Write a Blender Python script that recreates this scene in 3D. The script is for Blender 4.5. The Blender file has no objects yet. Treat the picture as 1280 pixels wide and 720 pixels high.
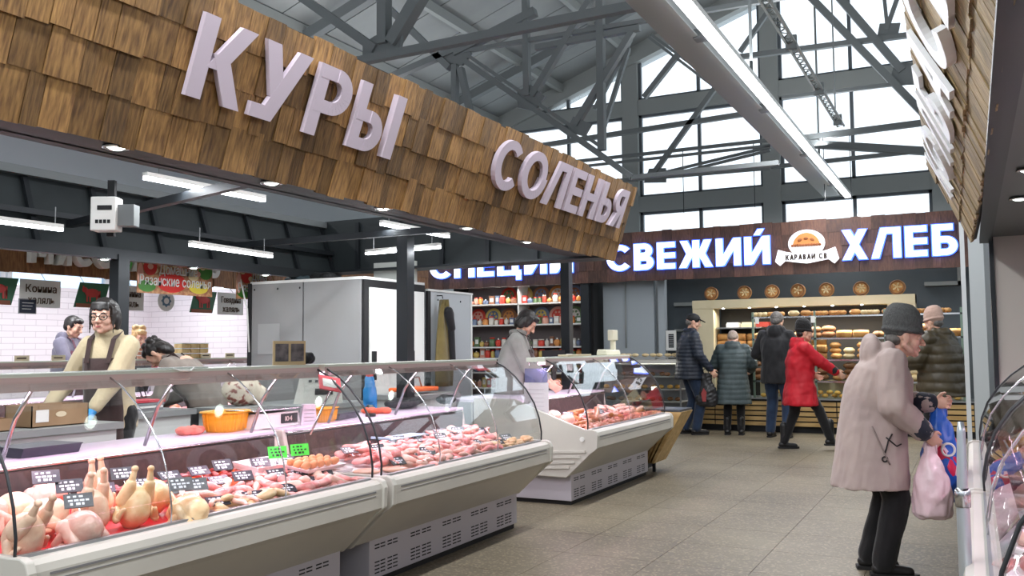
import bpy, math, random
import numpy as np
from mathutils import Vector, Matrix, noise as mnoise
R = random.Random(7)
PI = math.pi
scn = bpy.context.scene
col = scn.collection

# ------------------------------------------------------------------ camera, sky, exposure
cd = bpy.data.cameras.new('camera')
cam = bpy.data.objects.new('camera', cd); col.objects.link(cam)
cd.sensor_width = 36; cd.lens = 31.556; cd.clip_end = 200
cam.matrix_world = Matrix(((0.89026197, 0.03762437, 0.45389209, 0), (0.45537373, -0.0554368, -0.88857275, 0),
                           (-0.00826966, 0.99775306, -0.06648643, 1.32), (0, 0, 0, 1)))
scn.camera = cam
wd = bpy.data.worlds.new('sky'); scn.world = wd; wd.use_nodes = True
wn = wd.node_tree.nodes; bg = wn['Background']
bg.inputs[0].default_value = (0.86, 0.93, 1.0, 1); bg.inputs[1].default_value = 1.9
scn.view_settings.view_transform = 'Standard'; scn.view_settings.look = 'None'
scn.view_settings.exposure = 0.1; scn.view_settings.gamma = 1.0
scn.cycles.max_bounces = 8; scn.cycles.transparent_max_bounces = 16
scn.cycles.caustics_reflective = False; scn.cycles.caustics_refractive = False
scn.cycles.sample_clamp_indirect = 4.0
def area(name, loc, sx, sy, power, color=(1, 1, 1), rot=(0, 0, 0), parent=None):
    l = bpy.data.lights.new(name, 'AREA'); l.shape = 'RECTANGLE'; l.size = sx; l.size_y = sy
    l.energy = power; l.color = color
    o = bpy.data.objects.new(name, l); col.objects.link(o); o.location = loc; o.rotation_euler = rot
    if parent: o.parent = parent
    return o
# the aisle led line's light, then added fill rows over the stalls
area('hall_lamp_and_fill', (-1.87, 10.6, 3.80), .12, 11, 260, (.97, .98, 1))
area('hall_lamp_and_fill', (-1.87, 0.0, 3.80), .12, 8, 230, (.97, .98, 1))
area('hall_lamp_and_fill', (2.4, 2, 4.6), .3, 10, 180, (.97, .98, 1))
area('hall_lamp_and_fill', (-8.0, 7.0, 4.4), .3, 12, 110, (.97, .98, 1))
for x, y, l, w in ((-2.03, 10.0, 12, 140), (-2.03, 0, 8, 80), (-8.0, 7.0, 12, 100), (2.4, 3, 10, 70)):      # added upward fill to brighten the roof; no such lamps hang here
    area('roof_fill_light', (x, y, 4.5), .2, l, w, (.96, .98, 1), (PI, 0, 0))

# ------------------------------------------------------------------ helpers
def lin(c):
    r = []
    for x in c[:3]:
        x = x / 255.0
        r.append(x / 12.92 if x <= .04045 else ((x + .055) / 1.055) ** 2.4)
    return (*r, 1)
MATS = {}
def mat(name, rgb, rough=.6, metal=0, rgb2=None, scale=8, stretch=(1, 1, 1), bump=0, emit=0, sss=0, spec=.5, coat=0, rnd=0, coords='Object', detail=4, ramp=(.35, .65), bscale=None, sheen=0, alpha=1):
    if name in MATS: return MATS[name]
    m = bpy.data.materials.new(name); m.use_nodes = True; MATS[name] = m
    nt = m.node_tree; b = nt.nodes['Principled BSDF']
    b.inputs['Base Color'].default_value = lin(rgb); b.inputs['Roughness'].default_value = rough
    b.inputs['Metallic'].default_value = metal; b.inputs['Specular IOR Level'].default_value = spec
    b.inputs['Coat Weight'].default_value = coat; b.inputs['Sheen Weight'].default_value = sheen
    if alpha < 1: b.inputs['Alpha'].default_value = alpha
    if sss:
        b.inputs['Subsurface Weight'].default_value = sss; b.inputs['Subsurface Scale'].default_value = .01
    if emit:
        b.inputs['Emission Color'].default_value = lin(rgb); b.inputs['Emission Strength'].default_value = emit
    if rgb2 or bump:
        tc = nt.nodes.new('ShaderNodeTexCoord'); mp = nt.nodes.new('ShaderNodeMapping')
        mp.inputs['Scale'].default_value = stretch
        nt.links.new(tc.outputs[coords], mp.inputs[0])
        if rnd:
            oi = nt.nodes.new('ShaderNodeObjectInfo'); cx = nt.nodes.new('ShaderNodeVectorMath'); cx.operation = 'SCALE'
            cx.inputs[0].default_value = (37, 51, 23); nt.links.new(oi.outputs['Random'], cx.inputs['Scale'])
            nt.links.new(cx.outputs[0], mp.inputs['Location'])
        nz = nt.nodes.new('ShaderNodeTexNoise'); nz.inputs['Scale'].default_value = scale; nz.inputs['Detail'].default_value = detail
        nt.links.new(mp.outputs[0], nz.inputs['Vector'])
        if rgb2:
            rp = nt.nodes.new('ShaderNodeValToRGB'); e = rp.color_ramp.elements
            e[0].position, e[1].position = ramp; e[0].color = lin(rgb); e[1].color = lin(rgb2)
            nt.links.new(nz.outputs[0], rp.inputs[0]); out = rp.outputs[0]
            if rnd:
                hs = nt.nodes.new('ShaderNodeHueSaturation'); mr = nt.nodes.new('ShaderNodeMapRange')
                mr.inputs[3].default_value = 1 - rnd; mr.inputs[4].default_value = 1 + rnd
                nt.links.new(oi.outputs['Random'], mr.inputs[0]); nt.links.new(mr.outputs[0], hs.inputs['Value'])
                nt.links.new(out, hs.inputs['Color']); out = hs.outputs[0]
            nt.links.new(out, b.inputs['Base Color'])
        if bump:
            nb = nz
            if bscale:
                nb = nt.nodes.new('ShaderNodeTexNoise'); nb.inputs['Scale'].default_value = bscale; nt.links.new(mp.outputs[0], nb.inputs['Vector'])
            bp = nt.nodes.new('ShaderNodeBump'); bp.inputs['Strength'].default_value = bump; bp.inputs['Distance'].default_value = .01
            nt.links.new(nb.outputs[0], bp.inputs['Height']); nt.links.new(bp.outputs[0], b.inputs['Normal'])
    return m
def glass(name, tint=(.96, .98, .98), refl=.1, rough=.0, haze=0):
    if name in MATS: return MATS[name]
    m = bpy.data.materials.new(name); m.use_nodes = True; MATS[name] = m
    nt = m.node_tree; nt.nodes.remove(nt.nodes['Principled BSDF']); out = nt.nodes['Material Output']
    t = nt.nodes.new('ShaderNodeBsdfTransparent'); t.inputs[0].default_value = (*tint, 1)
    g = nt.nodes.new('ShaderNodeBsdfGlossy'); g.inputs['Roughness'].default_value = rough
    lw = nt.nodes.new('ShaderNodeLayerWeight'); lw.inputs[0].default_value = .5
    pw = nt.nodes.new('ShaderNodeMath'); pw.operation = 'POWER'; pw.inputs[1].default_value = 2.7; nt.links.new(lw.outputs['Facing'], pw.inputs[0])
    mu = nt.nodes.new('ShaderNodeMath'); mu.operation = 'MULTIPLY_ADD'; mu.inputs[1].default_value = .8; mu.inputs[2].default_value = refl + .01
    nt.links.new(pw.outputs[0], mu.inputs[0])
    mx = nt.nodes.new('ShaderNodeMixShader'); nt.links.new(mu.outputs[0], mx.inputs[0])
    src = t
    if haze:
        d = nt.nodes.new('ShaderNodeBsdfTranslucent'); d.inputs[0].default_value = (.8, .87, .9, 1)
        m2 = nt.nodes.new('ShaderNodeMixShader'); m2.inputs[0].default_value = haze
        nt.links.new(t.outputs[0], m2.inputs[1]); nt.links.new(d.outputs[0], m2.inputs[2]); src = m2
    nt.links.new(src.outputs[0], mx.inputs[1]); nt.links.new(g.outputs[0], mx.inputs[2]); nt.links.new(mx.outputs[0], out.inputs[0])
    return m
class MB:
    def __init__(s): s.v = []; s.f = []; s.sm = []
    def add(s, vs, fs, sm=False):
        n = len(s.v); s.v += [tuple(v) for v in vs]; s.f += [tuple(n + i for i in f) for f in fs]; s.sm += [sm] * len(fs); return s
    def box(s, x0, x1, y0, y1, z0, z1):
        return s.add([(x0, y0, z0), (x1, y0, z0), (x1, y1, z0), (x0, y1, z0), (x0, y0, z1), (x1, y0, z1), (x1, y1, z1), (x0, y1, z1)],
                     [(0, 3, 2, 1), (4, 5, 6, 7), (0, 1, 5, 4), (1, 2, 6, 5), (2, 3, 7, 6), (3, 0, 4, 7)])
    def beam(s, a, b, w, h=None, up=(0, 0, 1)):
        a = Vector(a); b = Vector(b); h = h or w; d = (b - a).normalized(); u = Vector(up)
        if abs(d.dot(u)) > .98: u = Vector((1, 0, 0))
        x = d.cross(u).normalized(); z = x.cross(d)
        P = [p + x * (sx * w / 2) + z * (sz * h / 2) for p in (a, b) for sx, sz in ((-1, -1), (1, -1), (1, 1), (-1, 1))]
        return s.add(P, [(0, 1, 2, 3), (7, 6, 5, 4), (0, 4, 5, 1), (1, 5, 6, 2), (2, 6, 7, 3), (3, 7, 4, 0)])
    def loft(s, rings, cap=True, sm=True, closed=True):
        n = len(rings[0]); vs = [p for r in rings for p in r]; fs = []
        for i in range(len(rings) - 1):
            for j in range(n if closed else n - 1):
                k = (j + 1) % n; fs.append((i * n + j, i * n + k, (i + 1) * n + k, (i + 1) * n + j))
        if cap and closed: fs.append(tuple(range(n - 1, -1, -1))); fs.append(tuple((len(rings) - 1) * n + j for j in range(n)))
        return s.add(vs, fs, sm)
    def tube(s, pts, r, n=8, cap=True):
        pts = [Vector(p) for p in pts]; rs = r if isinstance(r, (list, tuple)) else [r] * len(pts); rings = []; pu = None
        for i, p in enumerate(pts):
            d = (pts[min(i + 1, len(pts) - 1)] - pts[max(i - 1, 0)]).normalized()
            u = pu if pu and abs(pu.dot(d)) < .95 else (Vector((0, 0, 1)) if abs(d.z) < .9 else Vector((1, 0, 0)))
            x = d.cross(u).normalized(); z = x.cross(d).normalized(); pu = z
            rings.append([p + x * (math.cos(t) * rs[i]) + z * (math.sin(t) * rs[i]) for t in (2 * PI * k / n for k in range(n))])
        return s.loft(rings, cap)
    def limb(s, a, b, ra, rb, n=10, flat=None):
        a = Vector(a); b = Vector(b); d = b - a; L = d.length or 1e-5; d = d / L
        u = Vector((0, 0, 1)) if abs(d.z) < .9 else Vector((0, 1, 0)); x = d.cross(u).normalized(); z = x.cross(d)
        fx, fz = flat or (1, 1); rings = []
        for t in (-1, -.7, -.35, 0): rings.append((a + d * (ra * t), ra * math.sqrt(max(0.02, 1 - t * t))))
        for t in (0, .35, .7, 1): rings.append((b + d * (rb * t), rb * math.sqrt(max(0.02, 1 - t * t))))
        return s.loft([[p + x * (math.cos(q) * r * fx) + z * (math.sin(q) * r * fz) for q in (2 * PI * k / n for k in range(n))] for p, r in rings])
    def ellip(s, c, r, rot=None, n=14, m=9):
        c = Vector(c); r = (r, r, r) if not isinstance(r, (tuple, list)) else r; rings = []
        for i in range(m + 1):
            t = PI * i / m; st = max(math.sin(t), .03); rg = []
            for k in range(n):
                q = 2 * PI * k / n; p = Vector((r[0] * st * math.cos(q), r[1] * st * math.sin(q), -r[2] * math.cos(t)))
                if rot: p = rot @ p
                rg.append(c + p)
            rings.append(rg)
        return s.loft(rings)
    def lathe(s, prof, c=(0, 0, 0), n=20, cap=True):
        return s.loft([[(c[0] + r * math.cos(2 * PI * k / n), c[1] + r * math.sin(2 * PI * k / n), c[2] + z) for k in range(n)] for r, z in prof], cap)
    def prism(s, poly, a0, a1, axis='y', sm=False):
        g = {'y': lambda p, a: (p[0], a, p[1]), 'x': lambda p, a: (a, p[0], p[1]), 'z': lambda p, a: (p[0], p[1], a)}[axis]
        n = len(poly); vs = [g(p, a0) for p in poly] + [g(p, a1) for p in poly]
        fs = [(i, (i + 1) % n, n + (i + 1) % n, n + i) for i in range(n)] + [tuple(range(n - 1, -1, -1)), tuple(range(n, 2 * n))]
        return s.add(vs, fs, sm)
    def sheet(s, prof, y0, y1, th=.006, sm=True):      # an open strip of (x, z) points swept along y, with thickness
        a = [Vector((p[0], 0, p[1])) for p in prof]; b = []
        for i, p in enumerate(a):
            d = (a[min(i + 1, len(a) - 1)] - a[max(i - 1, 0)]).normalized(); b.append(p + Vector((-d.z, 0, d.x)) * th)
        poly = [(p.x, p.z) for p in a] + [(p.x, p.z) for p in reversed(b)]
        return s.prism(poly, y0, y1, 'y', False)
    def mesh(s, name, m=None):
        me = bpy.data.meshes.new(name); me.from_pydata(s.v, [], s.f)
        me.polygons.foreach_set('use_smooth', s.sm); me.update()
        if m:
            for q in (m if isinstance(m, (list, tuple)) else [m]): me.materials.append(q)
        return me
def link(name, me, parent=None, loc=None, rot=None, scale=None):
    o = bpy.data.objects.new(name, me); col.objects.link(o)
    if parent: o.parent = parent
    if loc is not None: o.location = loc
    if rot is not None: o.rotation_euler = rot
    if scale is not None: o.scale = scale
    return o
def part(name, mb, m, parent=None, bev=0, **k):
    o = link(name, mb.mesh(name, m), parent, **k)
    if bev:
        b = o.modifiers.new('b', 'BEVEL'); b.width = bev; b.segments = 2; b.limit_method = 'ANGLE'; b.angle_limit = .6
    return o
def tag(o, label=None, cat=None, group=None, kind=None):
    if label: o['label'] = label
    if cat: o['category'] = cat
    if group: o['group'] = group
    if kind: o['kind'] = kind
    return o
def thing(name, label, cat, loc=(0, 0, 0), rz=0, group=None):
    return tag(link(name, None, None, loc, (0, 0, rz)), label, cat, group)
def dup(o, parent=None, loc=None, rot=None, label=None, group=None):
    c = o.copy(); col.objects.link(c)
    if parent: c.parent = parent
    if loc is not None: c.location = loc
    if rot is not None: c.rotation_euler = rot
    if label: c['label'] = label
    if group: c['group'] = group
    for ch in list(o.children): dup(ch, c)
    return c
def remesh(mb, vox, smooth=2, disp=None, name='m', m=None, dec=0):
    me = mb.mesh('tmp'); o = bpy.data.objects.new('tmp', me); col.objects.link(o)
    r = o.modifiers.new('r', 'REMESH'); r.mode = 'VOXEL'; r.voxel_size = vox
    if smooth:
        q = o.modifiers.new('s', 'SMOOTH'); q.factor = .5; q.iterations = smooth
    if dec:
        q = o.modifiers.new('d', 'DECIMATE'); q.ratio = dec
    dg = bpy.context.evaluated_depsgraph_get()
    out = bpy.data.meshes.new_from_object(o.evaluated_get(dg)); out.name = name
    bpy.data.objects.remove(o); bpy.data.meshes.remove(me)
    if disp:
        n = len(out.vertices); co = np.empty(n * 3); no = np.empty(n * 3)
        out.vertices.foreach_get('co', co); out.vertices.foreach_get('normal', no)
        co = co.reshape(-1, 3); no = no.reshape(-1, 3)
        co = co + no * disp(co)[:, None]; out.vertices.foreach_set('co', co.ravel()); out.update()
    out.polygons.foreach_set('use_smooth', [True] * len(out.polygons))
    out.materials.clear()
    if m: out.materials.append(m)
    return out
def snoise(co, s, seed=0):      # cheap smooth pseudo-noise for folds and creases
    rs = np.random.RandomState(seed); v = np.zeros(len(co))
    for k in range(6):
        d = rs.normal(size=3); d /= np.linalg.norm(d); v += np.sin(co @ d * s * (1 + .35 * k) + rs.rand() * 6.28 + 1.3 * np.sin(co @ rs.normal(size=3) * s * .5))
    return v / 6

# lettering: real outlines, extruded
def letters(text, height, width, depth, m, parent, origin, ux, uz, bold=.03, name='letter', space=1.0, flat=False, shear=0):
    ux = Vector(ux).normalized(); uz = Vector(uz).normalized(); un = ux.cross(uz).normalized()
    cache = []; x = 0; hmax = 0
    for ch in text:
        if ch == ' ': cache.append(None); x += .3; continue
        c = bpy.data.curves.new('t', 'FONT'); c.body = ch; c.size = 1; c.offset = bold; c.extrude = .5; c.resolution_u = 3; c.shear = shear
        o = bpy.data.objects.new('t', c); col.objects.link(o)
        me = bpy.data.meshes.new_from_object(o.evaluated_get(bpy.context.evaluated_depsgraph_get()))
        bpy.data.objects.remove(o)
        n = len(me.vertices); co = np.empty(n * 3); me.vertices.foreach_get('co', co); co = co.reshape(-1, 3)
        x0, x1 = co[:, 0].min(), co[:, 0].max(); 
        if ch in 'КУРЫСОЛЕНЬЯВЖХБМПЗИДГТ': hmax = max(hmax, co[:, 1].max())
        cache.append((me, co, x - x0, ch)); x += (x1 - x0) + .09 * space
    W = x - .09 * space; sx = width / W; sz = height / (hmax or .73); objs = []; B = MB()
    for it in cache:
        if not it: continue
        me, co, off, ch = it
        nco = np.array([list(Vector(origin) + ux * float((p[0] + off) * sx) + uz * float(p[1] * sz) + un * float((p[2] + .5) * depth)) for p in co])
        if flat:
            B.add([tuple(p) for p in nco], [tuple(pl.vertices) for pl in me.polygons])
        else:
            me.vertices.foreach_set('co', nco.ravel()); me.update(); me.materials.clear(); me.materials.append(m)
            objs.append(link(name, me, parent))
    if flat: return part(name, B, m, parent)
    return objs
# heavy signage letters drawn as strokes on a unit-high grid
def glyph(ch, t, g=0.0):
    P = []
    def q(*p): P.append(list(p))
    def V(x, y0=0, y1=1): q((x - g, y0 - g), (x + t + g, y0 - g), (x + t + g, y1 + g), (x - g, y1 + g))
    def Hb(x0, x1, y, h=None):
        h = h or t * .92; q((x0 - g, y - g), (x1 + g, y - g), (x1 + g, y + h + g), (x0 - g, y + h + g))
    def D(xb, yb, xt, yt, w=None):
        w = w or t * 1.12; q((xb - g, yb - g), (xb + w + g, yb - g), (xt + w + g, yt + g), (xt - g, yt + g))
    def A(cx, cy, rx, ry, a0, a1, n=14):
        for i in range(n):
            a, b = [math.radians(a0 + (a1 - a0) * k / n) for k in (i, i + 1)]
            ri, rj = rx - t - g, ry - t * .92 - g
            q((cx + ri * math.cos(a), cy + rj * math.sin(a)), (cx + (rx + g) * math.cos(a), cy + (ry + g) * math.sin(a)), (cx + (rx + g) * math.cos(b), cy + (ry + g) * math.sin(b)), (cx + ri * math.cos(b), cy + rj * math.sin(b)))
    def bowl(x, y0, y1, w, flip=1):
        ry = (y1 - y0) / 2; cx = x + flip * (w - ry); h = t * .92
        for yy in (y0, y1 - h): Hb(min(x, cx), max(x, cx), yy)
        A(cx, (y0 + y1) / 2, ry, ry, *((-90, 90) if flip > 0 else (90, 270)))
    W = .7
    if ch == 'К': V(0); D(.17, .40, .52, 1); D(.52, 0, .22, .58); W = .75
    elif ch == 'У': D(.25, .32, 0, 1); D(.13, .0, .54, 1); Hb(.0, .3, 0); W = .78
    elif ch == 'Р': V(0); bowl(.05, .34, 1, .62); W = .68
    elif ch == 'Ь': V(0); bowl(.05, 0, .62, .60); W = .66
    elif ch == 'Ы': V(0); bowl(.05, 0, .62, .58); V(.76); W = .76 + t
    elif ch == 'Ъ': V(.2); bowl(.22, 0, .62, .60); W = .8
    elif ch == 'С': A(.46, .5, .46, .5, 42, 318, 24); W = .84
    elif ch == 'О': A(.48, .5, .48, .5, 0, 360, 30); W = .96
    elif ch == 'Л': D(-.02, 0, .27, 1, t); Hb(.3, .66, 1 - t * .92); V(.62); W = .62 + t
    elif ch == 'П': V(0); Hb(.1, .6, 1 - t * .92); V(.56); W = .56 + t
    elif ch == 'Е': V(0); [Hb(.1, .6, y) for y in (0, .5 - t * .46, 1 - t * .92)]; W = .62
    elif ch == 'Н': V(0); V(.54); Hb(.1, .6, .5 - t * .46); W = .54 + t
    elif ch == 'Я': V(.46); bowl(.6, .36, 1, .6, -1); D(.0, 0, .24, .45); W = .46 + t
    elif ch == 'В': V(0); bowl(.05, .46, 1, .58); bowl(.05, 0, .54, .62); W = .68
    elif ch == 'Ж': V(.46); D(.6, .42, .84, 1); D(.88, 0, .58, .6); D(.3, .42, .04, 1); D(.0, 0, .3, .6); W = 1.1
    elif ch in 'ИЙ':
        V(0); V(.58); D(.02, .02, .56, .98)
        if ch == 'Й': D(.30, 1.07, .44, 1.27, .17)
        W = .58 + t
    elif ch == 'Х': D(.0, 0, .5, 1); D(.5, 0, .0, 1); W = .74
    elif ch == 'Б': V(0); Hb(.1, .56, 1 - t * .92); bowl(.05, 0, .6, .62); W = .68
    elif ch == 'Ц': V(0); V(.55); Hb(.1, .85, 0); q((.7 - g, -.2 - g), (.85 + g, -.2 - g), (.85 + g, .1), (.7 - g, .1)); W = .86
    elif ch == 'М': V(0); V(.74); D(.36, .2, .04, 1); D(.36, .2, .70, 1); W = .74 + t
    elif ch == 'А': D(0, 0, .3, 1); D(.58, 0, .3, 1); Hb(.16, .64, .2); W = .8
    return P, W
def block(text, height, width, depth, m, parent, origin, ux, uz, t=.19, g=0.0, name='letter', gap=.14):
    ux = Vector(ux).normalized(); uz = Vector(uz).normalized(); un = ux.cross(uz).normalized(); o = Vector(origin)
    gl = [glyph(c, t, g) for c in text]; tot = sum(w for _, w in gl) + gap * (len(gl) - 1); sx = width / tot; x = 0; out = []
    for P, w in gl:
        B = MB()
        for pi, p in enumerate(P):
            f = [o + ux * ((a + x) * sx) + uz * (b * height) for a, b in p]; n = len(f)
            # keep every stroke facing outward
            ar = sum(p[i][0] * p[(i + 1) % n][1] - p[(i + 1) % n][0] * p[i][1] for i in range(n))
            if ar < 0: f.reverse()
            k = [v + un * (depth + min(.0004, depth * .02) * pi) for v in f]; f = [v - un * (min(.0004, depth * .02) * pi) for v in f]
            B.add(f + k, [tuple(range(n, 2 * n)), tuple(range(n - 1, -1, -1))] + [(i, (i + 1) % n, n + (i + 1) % n, n + i) for i in range(n)])
        out.append(part(name, B, m, parent)); x += w + gap
    return out
# ------------------------------------------------------------------ materials of the place
BLACKM = mat('black_metal', (34, 38, 42), .45, .3)
DARKP = mat('dark_panel', (34, 40, 42), .55, rgb2=(42, 48, 50), scale=3)
STEELG = mat('grey_paint_steel', (150, 154, 152), .5)
STEELD = mat('grey_paint_truss', (104, 109, 110), .5)
WHITEP = mat('white_plastic', (228, 228, 224), .4)
CREAM = mat('cream_plastic', (198, 195, 186), .35, rgb2=(190, 187, 179), scale=2)
LILAC = mat('lilac_steel', (184, 180, 188), .38)
CHROME = mat('chrome', (200, 203, 206), .2, 1)
ALU = mat('brushed_steel', (150, 152, 154), .38, .6)
LEDW = mat('led_white', (240, 246, 255), emit=14)
SPOTW = mat('spot_white', (240, 255, 245), emit=5)
WOOD = mat('shingle_wood', (88, 61, 34), .62, rgb2=(152, 116, 68), scale=4, stretch=(2.4, 1, .3), bump=.4, rnd=.5, ramp=(.3, .72), detail=7)
WOODR = mat('red_shingle_wood', (70, 44, 38), .6, rgb2=(104, 72, 56), scale=4, stretch=(2.4, 1, .3), bump=.3, rnd=.42, ramp=(.3, .72), detail=6)
WOODL = mat('light_grey_wood', (112, 92, 60), .6, rgb2=(176, 154, 112), scale=4, stretch=(2.4, 1, .3), bump=.4, rnd=.3, ramp=(.3, .72), detail=6)
OAK = mat('oak_board', (176, 142, 88), .5, rgb2=(204, 172, 116), scale=2.5, stretch=(1, 8, 8), bump=.12, rnd=.1)
PALE = mat('pale_laminate', (196, 184, 150), .5, rgb2=(206, 195, 164), scale=2)
GLASS = glass('display_glass', (.98, .99, .985), .01)
WGLASS = glass('window_glass', (.95, .97, .98), .02, haze=.12)
BLACK = mat('black_matt', (22, 22, 24), .7)
LETW = mat('letter_lilac', (192, 180, 193), .5)
LETL = mat('letter_lit', (236, 242, 255), emit=1.6)
BLUEH = mat('letter_blue_halo', (70, 110, 255), emit=2.4)

def floor_mat(name, base, dark, speck):
    m = bpy.data.materials.new(name); m.use_nodes = True; nt = m.node_tree; b = nt.nodes['Principled BSDF']
    tc = nt.nodes.new('ShaderNodeNewGeometry'); L = nt.links.new
    n1 = nt.nodes.new('ShaderNodeTexNoise'); n1.inputs['Scale'].default_value = .9; n1.inputs['Detail'].default_value = 5; L(tc.outputs['Position'], n1.inputs['Vector'])
    n2 = nt.nodes.new('ShaderNodeTexVoronoi'); n2.inputs['Scale'].default_value = 75; L(tc.outputs['Position'], n2.inputs['Vector'])
    r1 = nt.nodes.new('ShaderNodeValToRGB'); r1.color_ramp.elements[0].position = .35; r1.color_ramp.elements[1].position = .65
    r1.color_ramp.elements[0].color = lin(dark); r1.color_ramp.elements[1].color = lin(base); L(n1.outputs[0], r1.inputs[0])
    sp = nt.nodes.new('ShaderNodeSeparateColor'); L(n2.outputs['Color'], sp.inputs[0])
    r2 = nt.nodes.new('ShaderNodeValToRGB'); r2.color_ramp.elements[0].position = .72; r2.color_ramp.elements[1].position = .95; r2.color_ramp.elements[0].color = (0, 0, 0, 1); r2.color_ramp.elements[1].color = (.55, .55, .55, 1)
    L(sp.outputs[0], r2.inputs[0])
    mx = nt.nodes.new('ShaderNodeMix'); mx.data_type = 'RGBA'; L(r2.outputs[0], mx.inputs[0]); L(r1.outputs[0], mx.inputs[6]); mx.inputs[7].default_value = lin(speck)
    L(mx.outputs[2], b.inputs['Base Color']); b.inputs['Roughness'].default_value = .5; b.inputs['Specular IOR Level'].default_value = .35
    return m
FLOORM = floor_mat('terrazzo', (121, 112, 94), (96, 88, 74), (158, 144, 122))

# ------------------------------------------------------------------ floor
fl = tag(part('floor', MB().box(-11.6, 7, -4, 17.2, -.1, -.006), mat('floor_grout', (88, 84, 76), .8)), kind='structure')
tm = MB().box(0, .597, 0, .597, -.006, 0).mesh('tile', FLOORM)
tm2 = MB().box(0, .597, 0, 1.797, -.006, 0).mesh('tile', FLOORM)
for i in range(9):
    for j in range(22):
        link('tile', tm, fl, (-4.2 + i * .6 + .0015, 2.4 + j * .6, 0))
for i in range(7):
    for j in range(7):
        link('tile', tm2, fl, (-8.4 + i * .6 + .0015, 2.4 + j * 1.8, 0))
for i in range(18):
    for j in range(4): link('tile', tm2, fl, (-8.4 + i * .6 + .0015, -4.8 + j * 1.8, 0))

# ------------------------------------------------------------------ hall shell: roof, gable glazing, walls
def roofz(x): return 6.45 + .345 * (x + 8.36) if x < -1.5 else 8.816 - .345 * (x + 1.5)
ROOFM = mat('roof_panel', (150, 154, 153), .6, rgb2=(138, 142, 142), scale=1.2)
ceil = tag(link('ceiling', None), kind='structure')
for k in range(22):
    y = -4 + k * 1.0
    for a, b in ((-11.6, -6.6), (-6.6, -1.5), (-1.5, 7)):
        part('panel', MB().add([(a, y + .012, roofz(a)), (b, y + .012, roofz(b)), (b, y + .988, roofz(b)), (a, y + .988, roofz(a)), (a, y + .012, roofz(a) + .12), (b, y + .012, roofz(b) + .12), (b, y + .988, roofz(b) + .12), (a, y + .988, roofz(a) + .12)],
             [(0, 1, 2, 3), (7, 6, 5, 4), (0, 4, 5, 1), (1, 5, 6, 2), (2, 6, 7, 3), (3, 7, 4, 0)]), ROOFM, ceil)
part('outer_skin', MB().add([(-11.7, -4.2, roofz(-11.7) + .13), (-1.5, -4.2, 8.95), (-1.5, 17.4, 8.95), (-11.7, 17.4, roofz(-11.7) + .13), (7.1, -4.2, roofz(7.1) + .13), (7.1, 17.4, roofz(7.1) + .13)], [(0, 1, 2, 3), (1, 4, 5, 2)]), ROOFM, ceil)
for x in (-10.4, -8.9, -7.4, -5.9, -4.4, -2.9, -1.5, .3, 2.0):
    part('purlin', MB().beam((x, -4, roofz(x) - .09), (x, 17, roofz(x) - .09), .09, .16), STEELG, ceil)
for y in (4.5, 7.5, 10.5, 14.9):
    for a, b in ((-11.5, -1.5), (-1.5, 6.8)):
        part('rafter', MB().beam((a, y, roofz(a) - .22), (b, y, roofz(b) - .22), .14, .16), STEELD, ceil)

GX = [-11.45, -8.7, -5.93, -3.19, -.35, 2.4, 5.2]
bw = tag(link('wall_back', None), kind='structure')
WALLM = mat('plaster_wall', (168, 172, 174), .7)
part('lower_wall', MB().box(-11.6, 7, 17.0, 17.2, -.1, 3.2), WALLM, bw)
for i, x in enumerate(GX):
    part('column', MB().box(x - .16, x + .16, 16.85, 17.1, 3.2, roofz(x) - .02), STEELG, bw)
part('beam', MB().box(-11.5, 6.9, 16.86, 17.08, 3.98, 4.28), STEELG, bw)
part('beam', MB().box(-11.5, 6.9, 16.88, 17.06, 5.94, 6.24), STEELG, bw)
part('beam', MB().box(-11.5, 6.9, 16.88, 17.06, 3.2, 3.36), STEELG, bw)
part('rake_beam', MB().beam((-11.5, 16.95, roofz(-11.5) - .17), (-1.5, 16.95, roofz(-1.5) - .17), .3, .34), STEELG, bw)
part('rake_beam', MB().beam((-1.5, 16.95, roofz(-1.5) - .17), (6.9, 16.95, roofz(6.9) - .17), .3, .34), STEELG, bw)
wi = 0
for a, b in zip(GX[:-1], GX[1:]):
    a += .16; b -= .16; mid = (a + b) / 2
    for z0, z1 in ((3.36, 3.98), (4.28, 5.94), (6.24, 0)):
        top = (lambda x: z1) if z1 else (lambda x: roofz(x) - .32)
        if not z1 and top(a) < z0 and top(b) < z0: continue
        wi += 1
        w = tag(link('window_%d' % wi, None), kind='structure')
        for p, q in ((a, mid), (mid, b)):
            tp, tq = max(top(p), z0 + .01), max(top(q), z0 + .01)
            part('pane', MB().add([(p + .03, 16.99, z0 + .03), (q - .03, 16.99, z0 + .03), (q - .03, 16.99, tq), (p + .03, 16.99, tp), (p + .03, 17.0, z0 + .03), (q - .03, 17.0, z0 + .03), (q - .03, 17.0, tq), (p + .03, 17.0, tp)],
                 [(0, 1, 2, 3), (7, 6, 5, 4), (0, 4, 5, 1), (1, 5, 6, 2), (2, 6, 7, 3), (3, 7, 4, 0)]), WGLASS, w)
        fr = MB()
        for x in (a + .025, mid, b - .025): fr.box(x - .03, x + .03, 16.95, 17.03, z0, max(top(x), z0 + .05))
        fr.box(a, b, 16.95, 17.03, z0, z0 + .05)
        if z1: fr.box(a, b, 16.95, 17.03, z1 - .05, z1)
        part('window_frame', fr, mat('window_frame', (92, 98, 104), .5), w)

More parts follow.
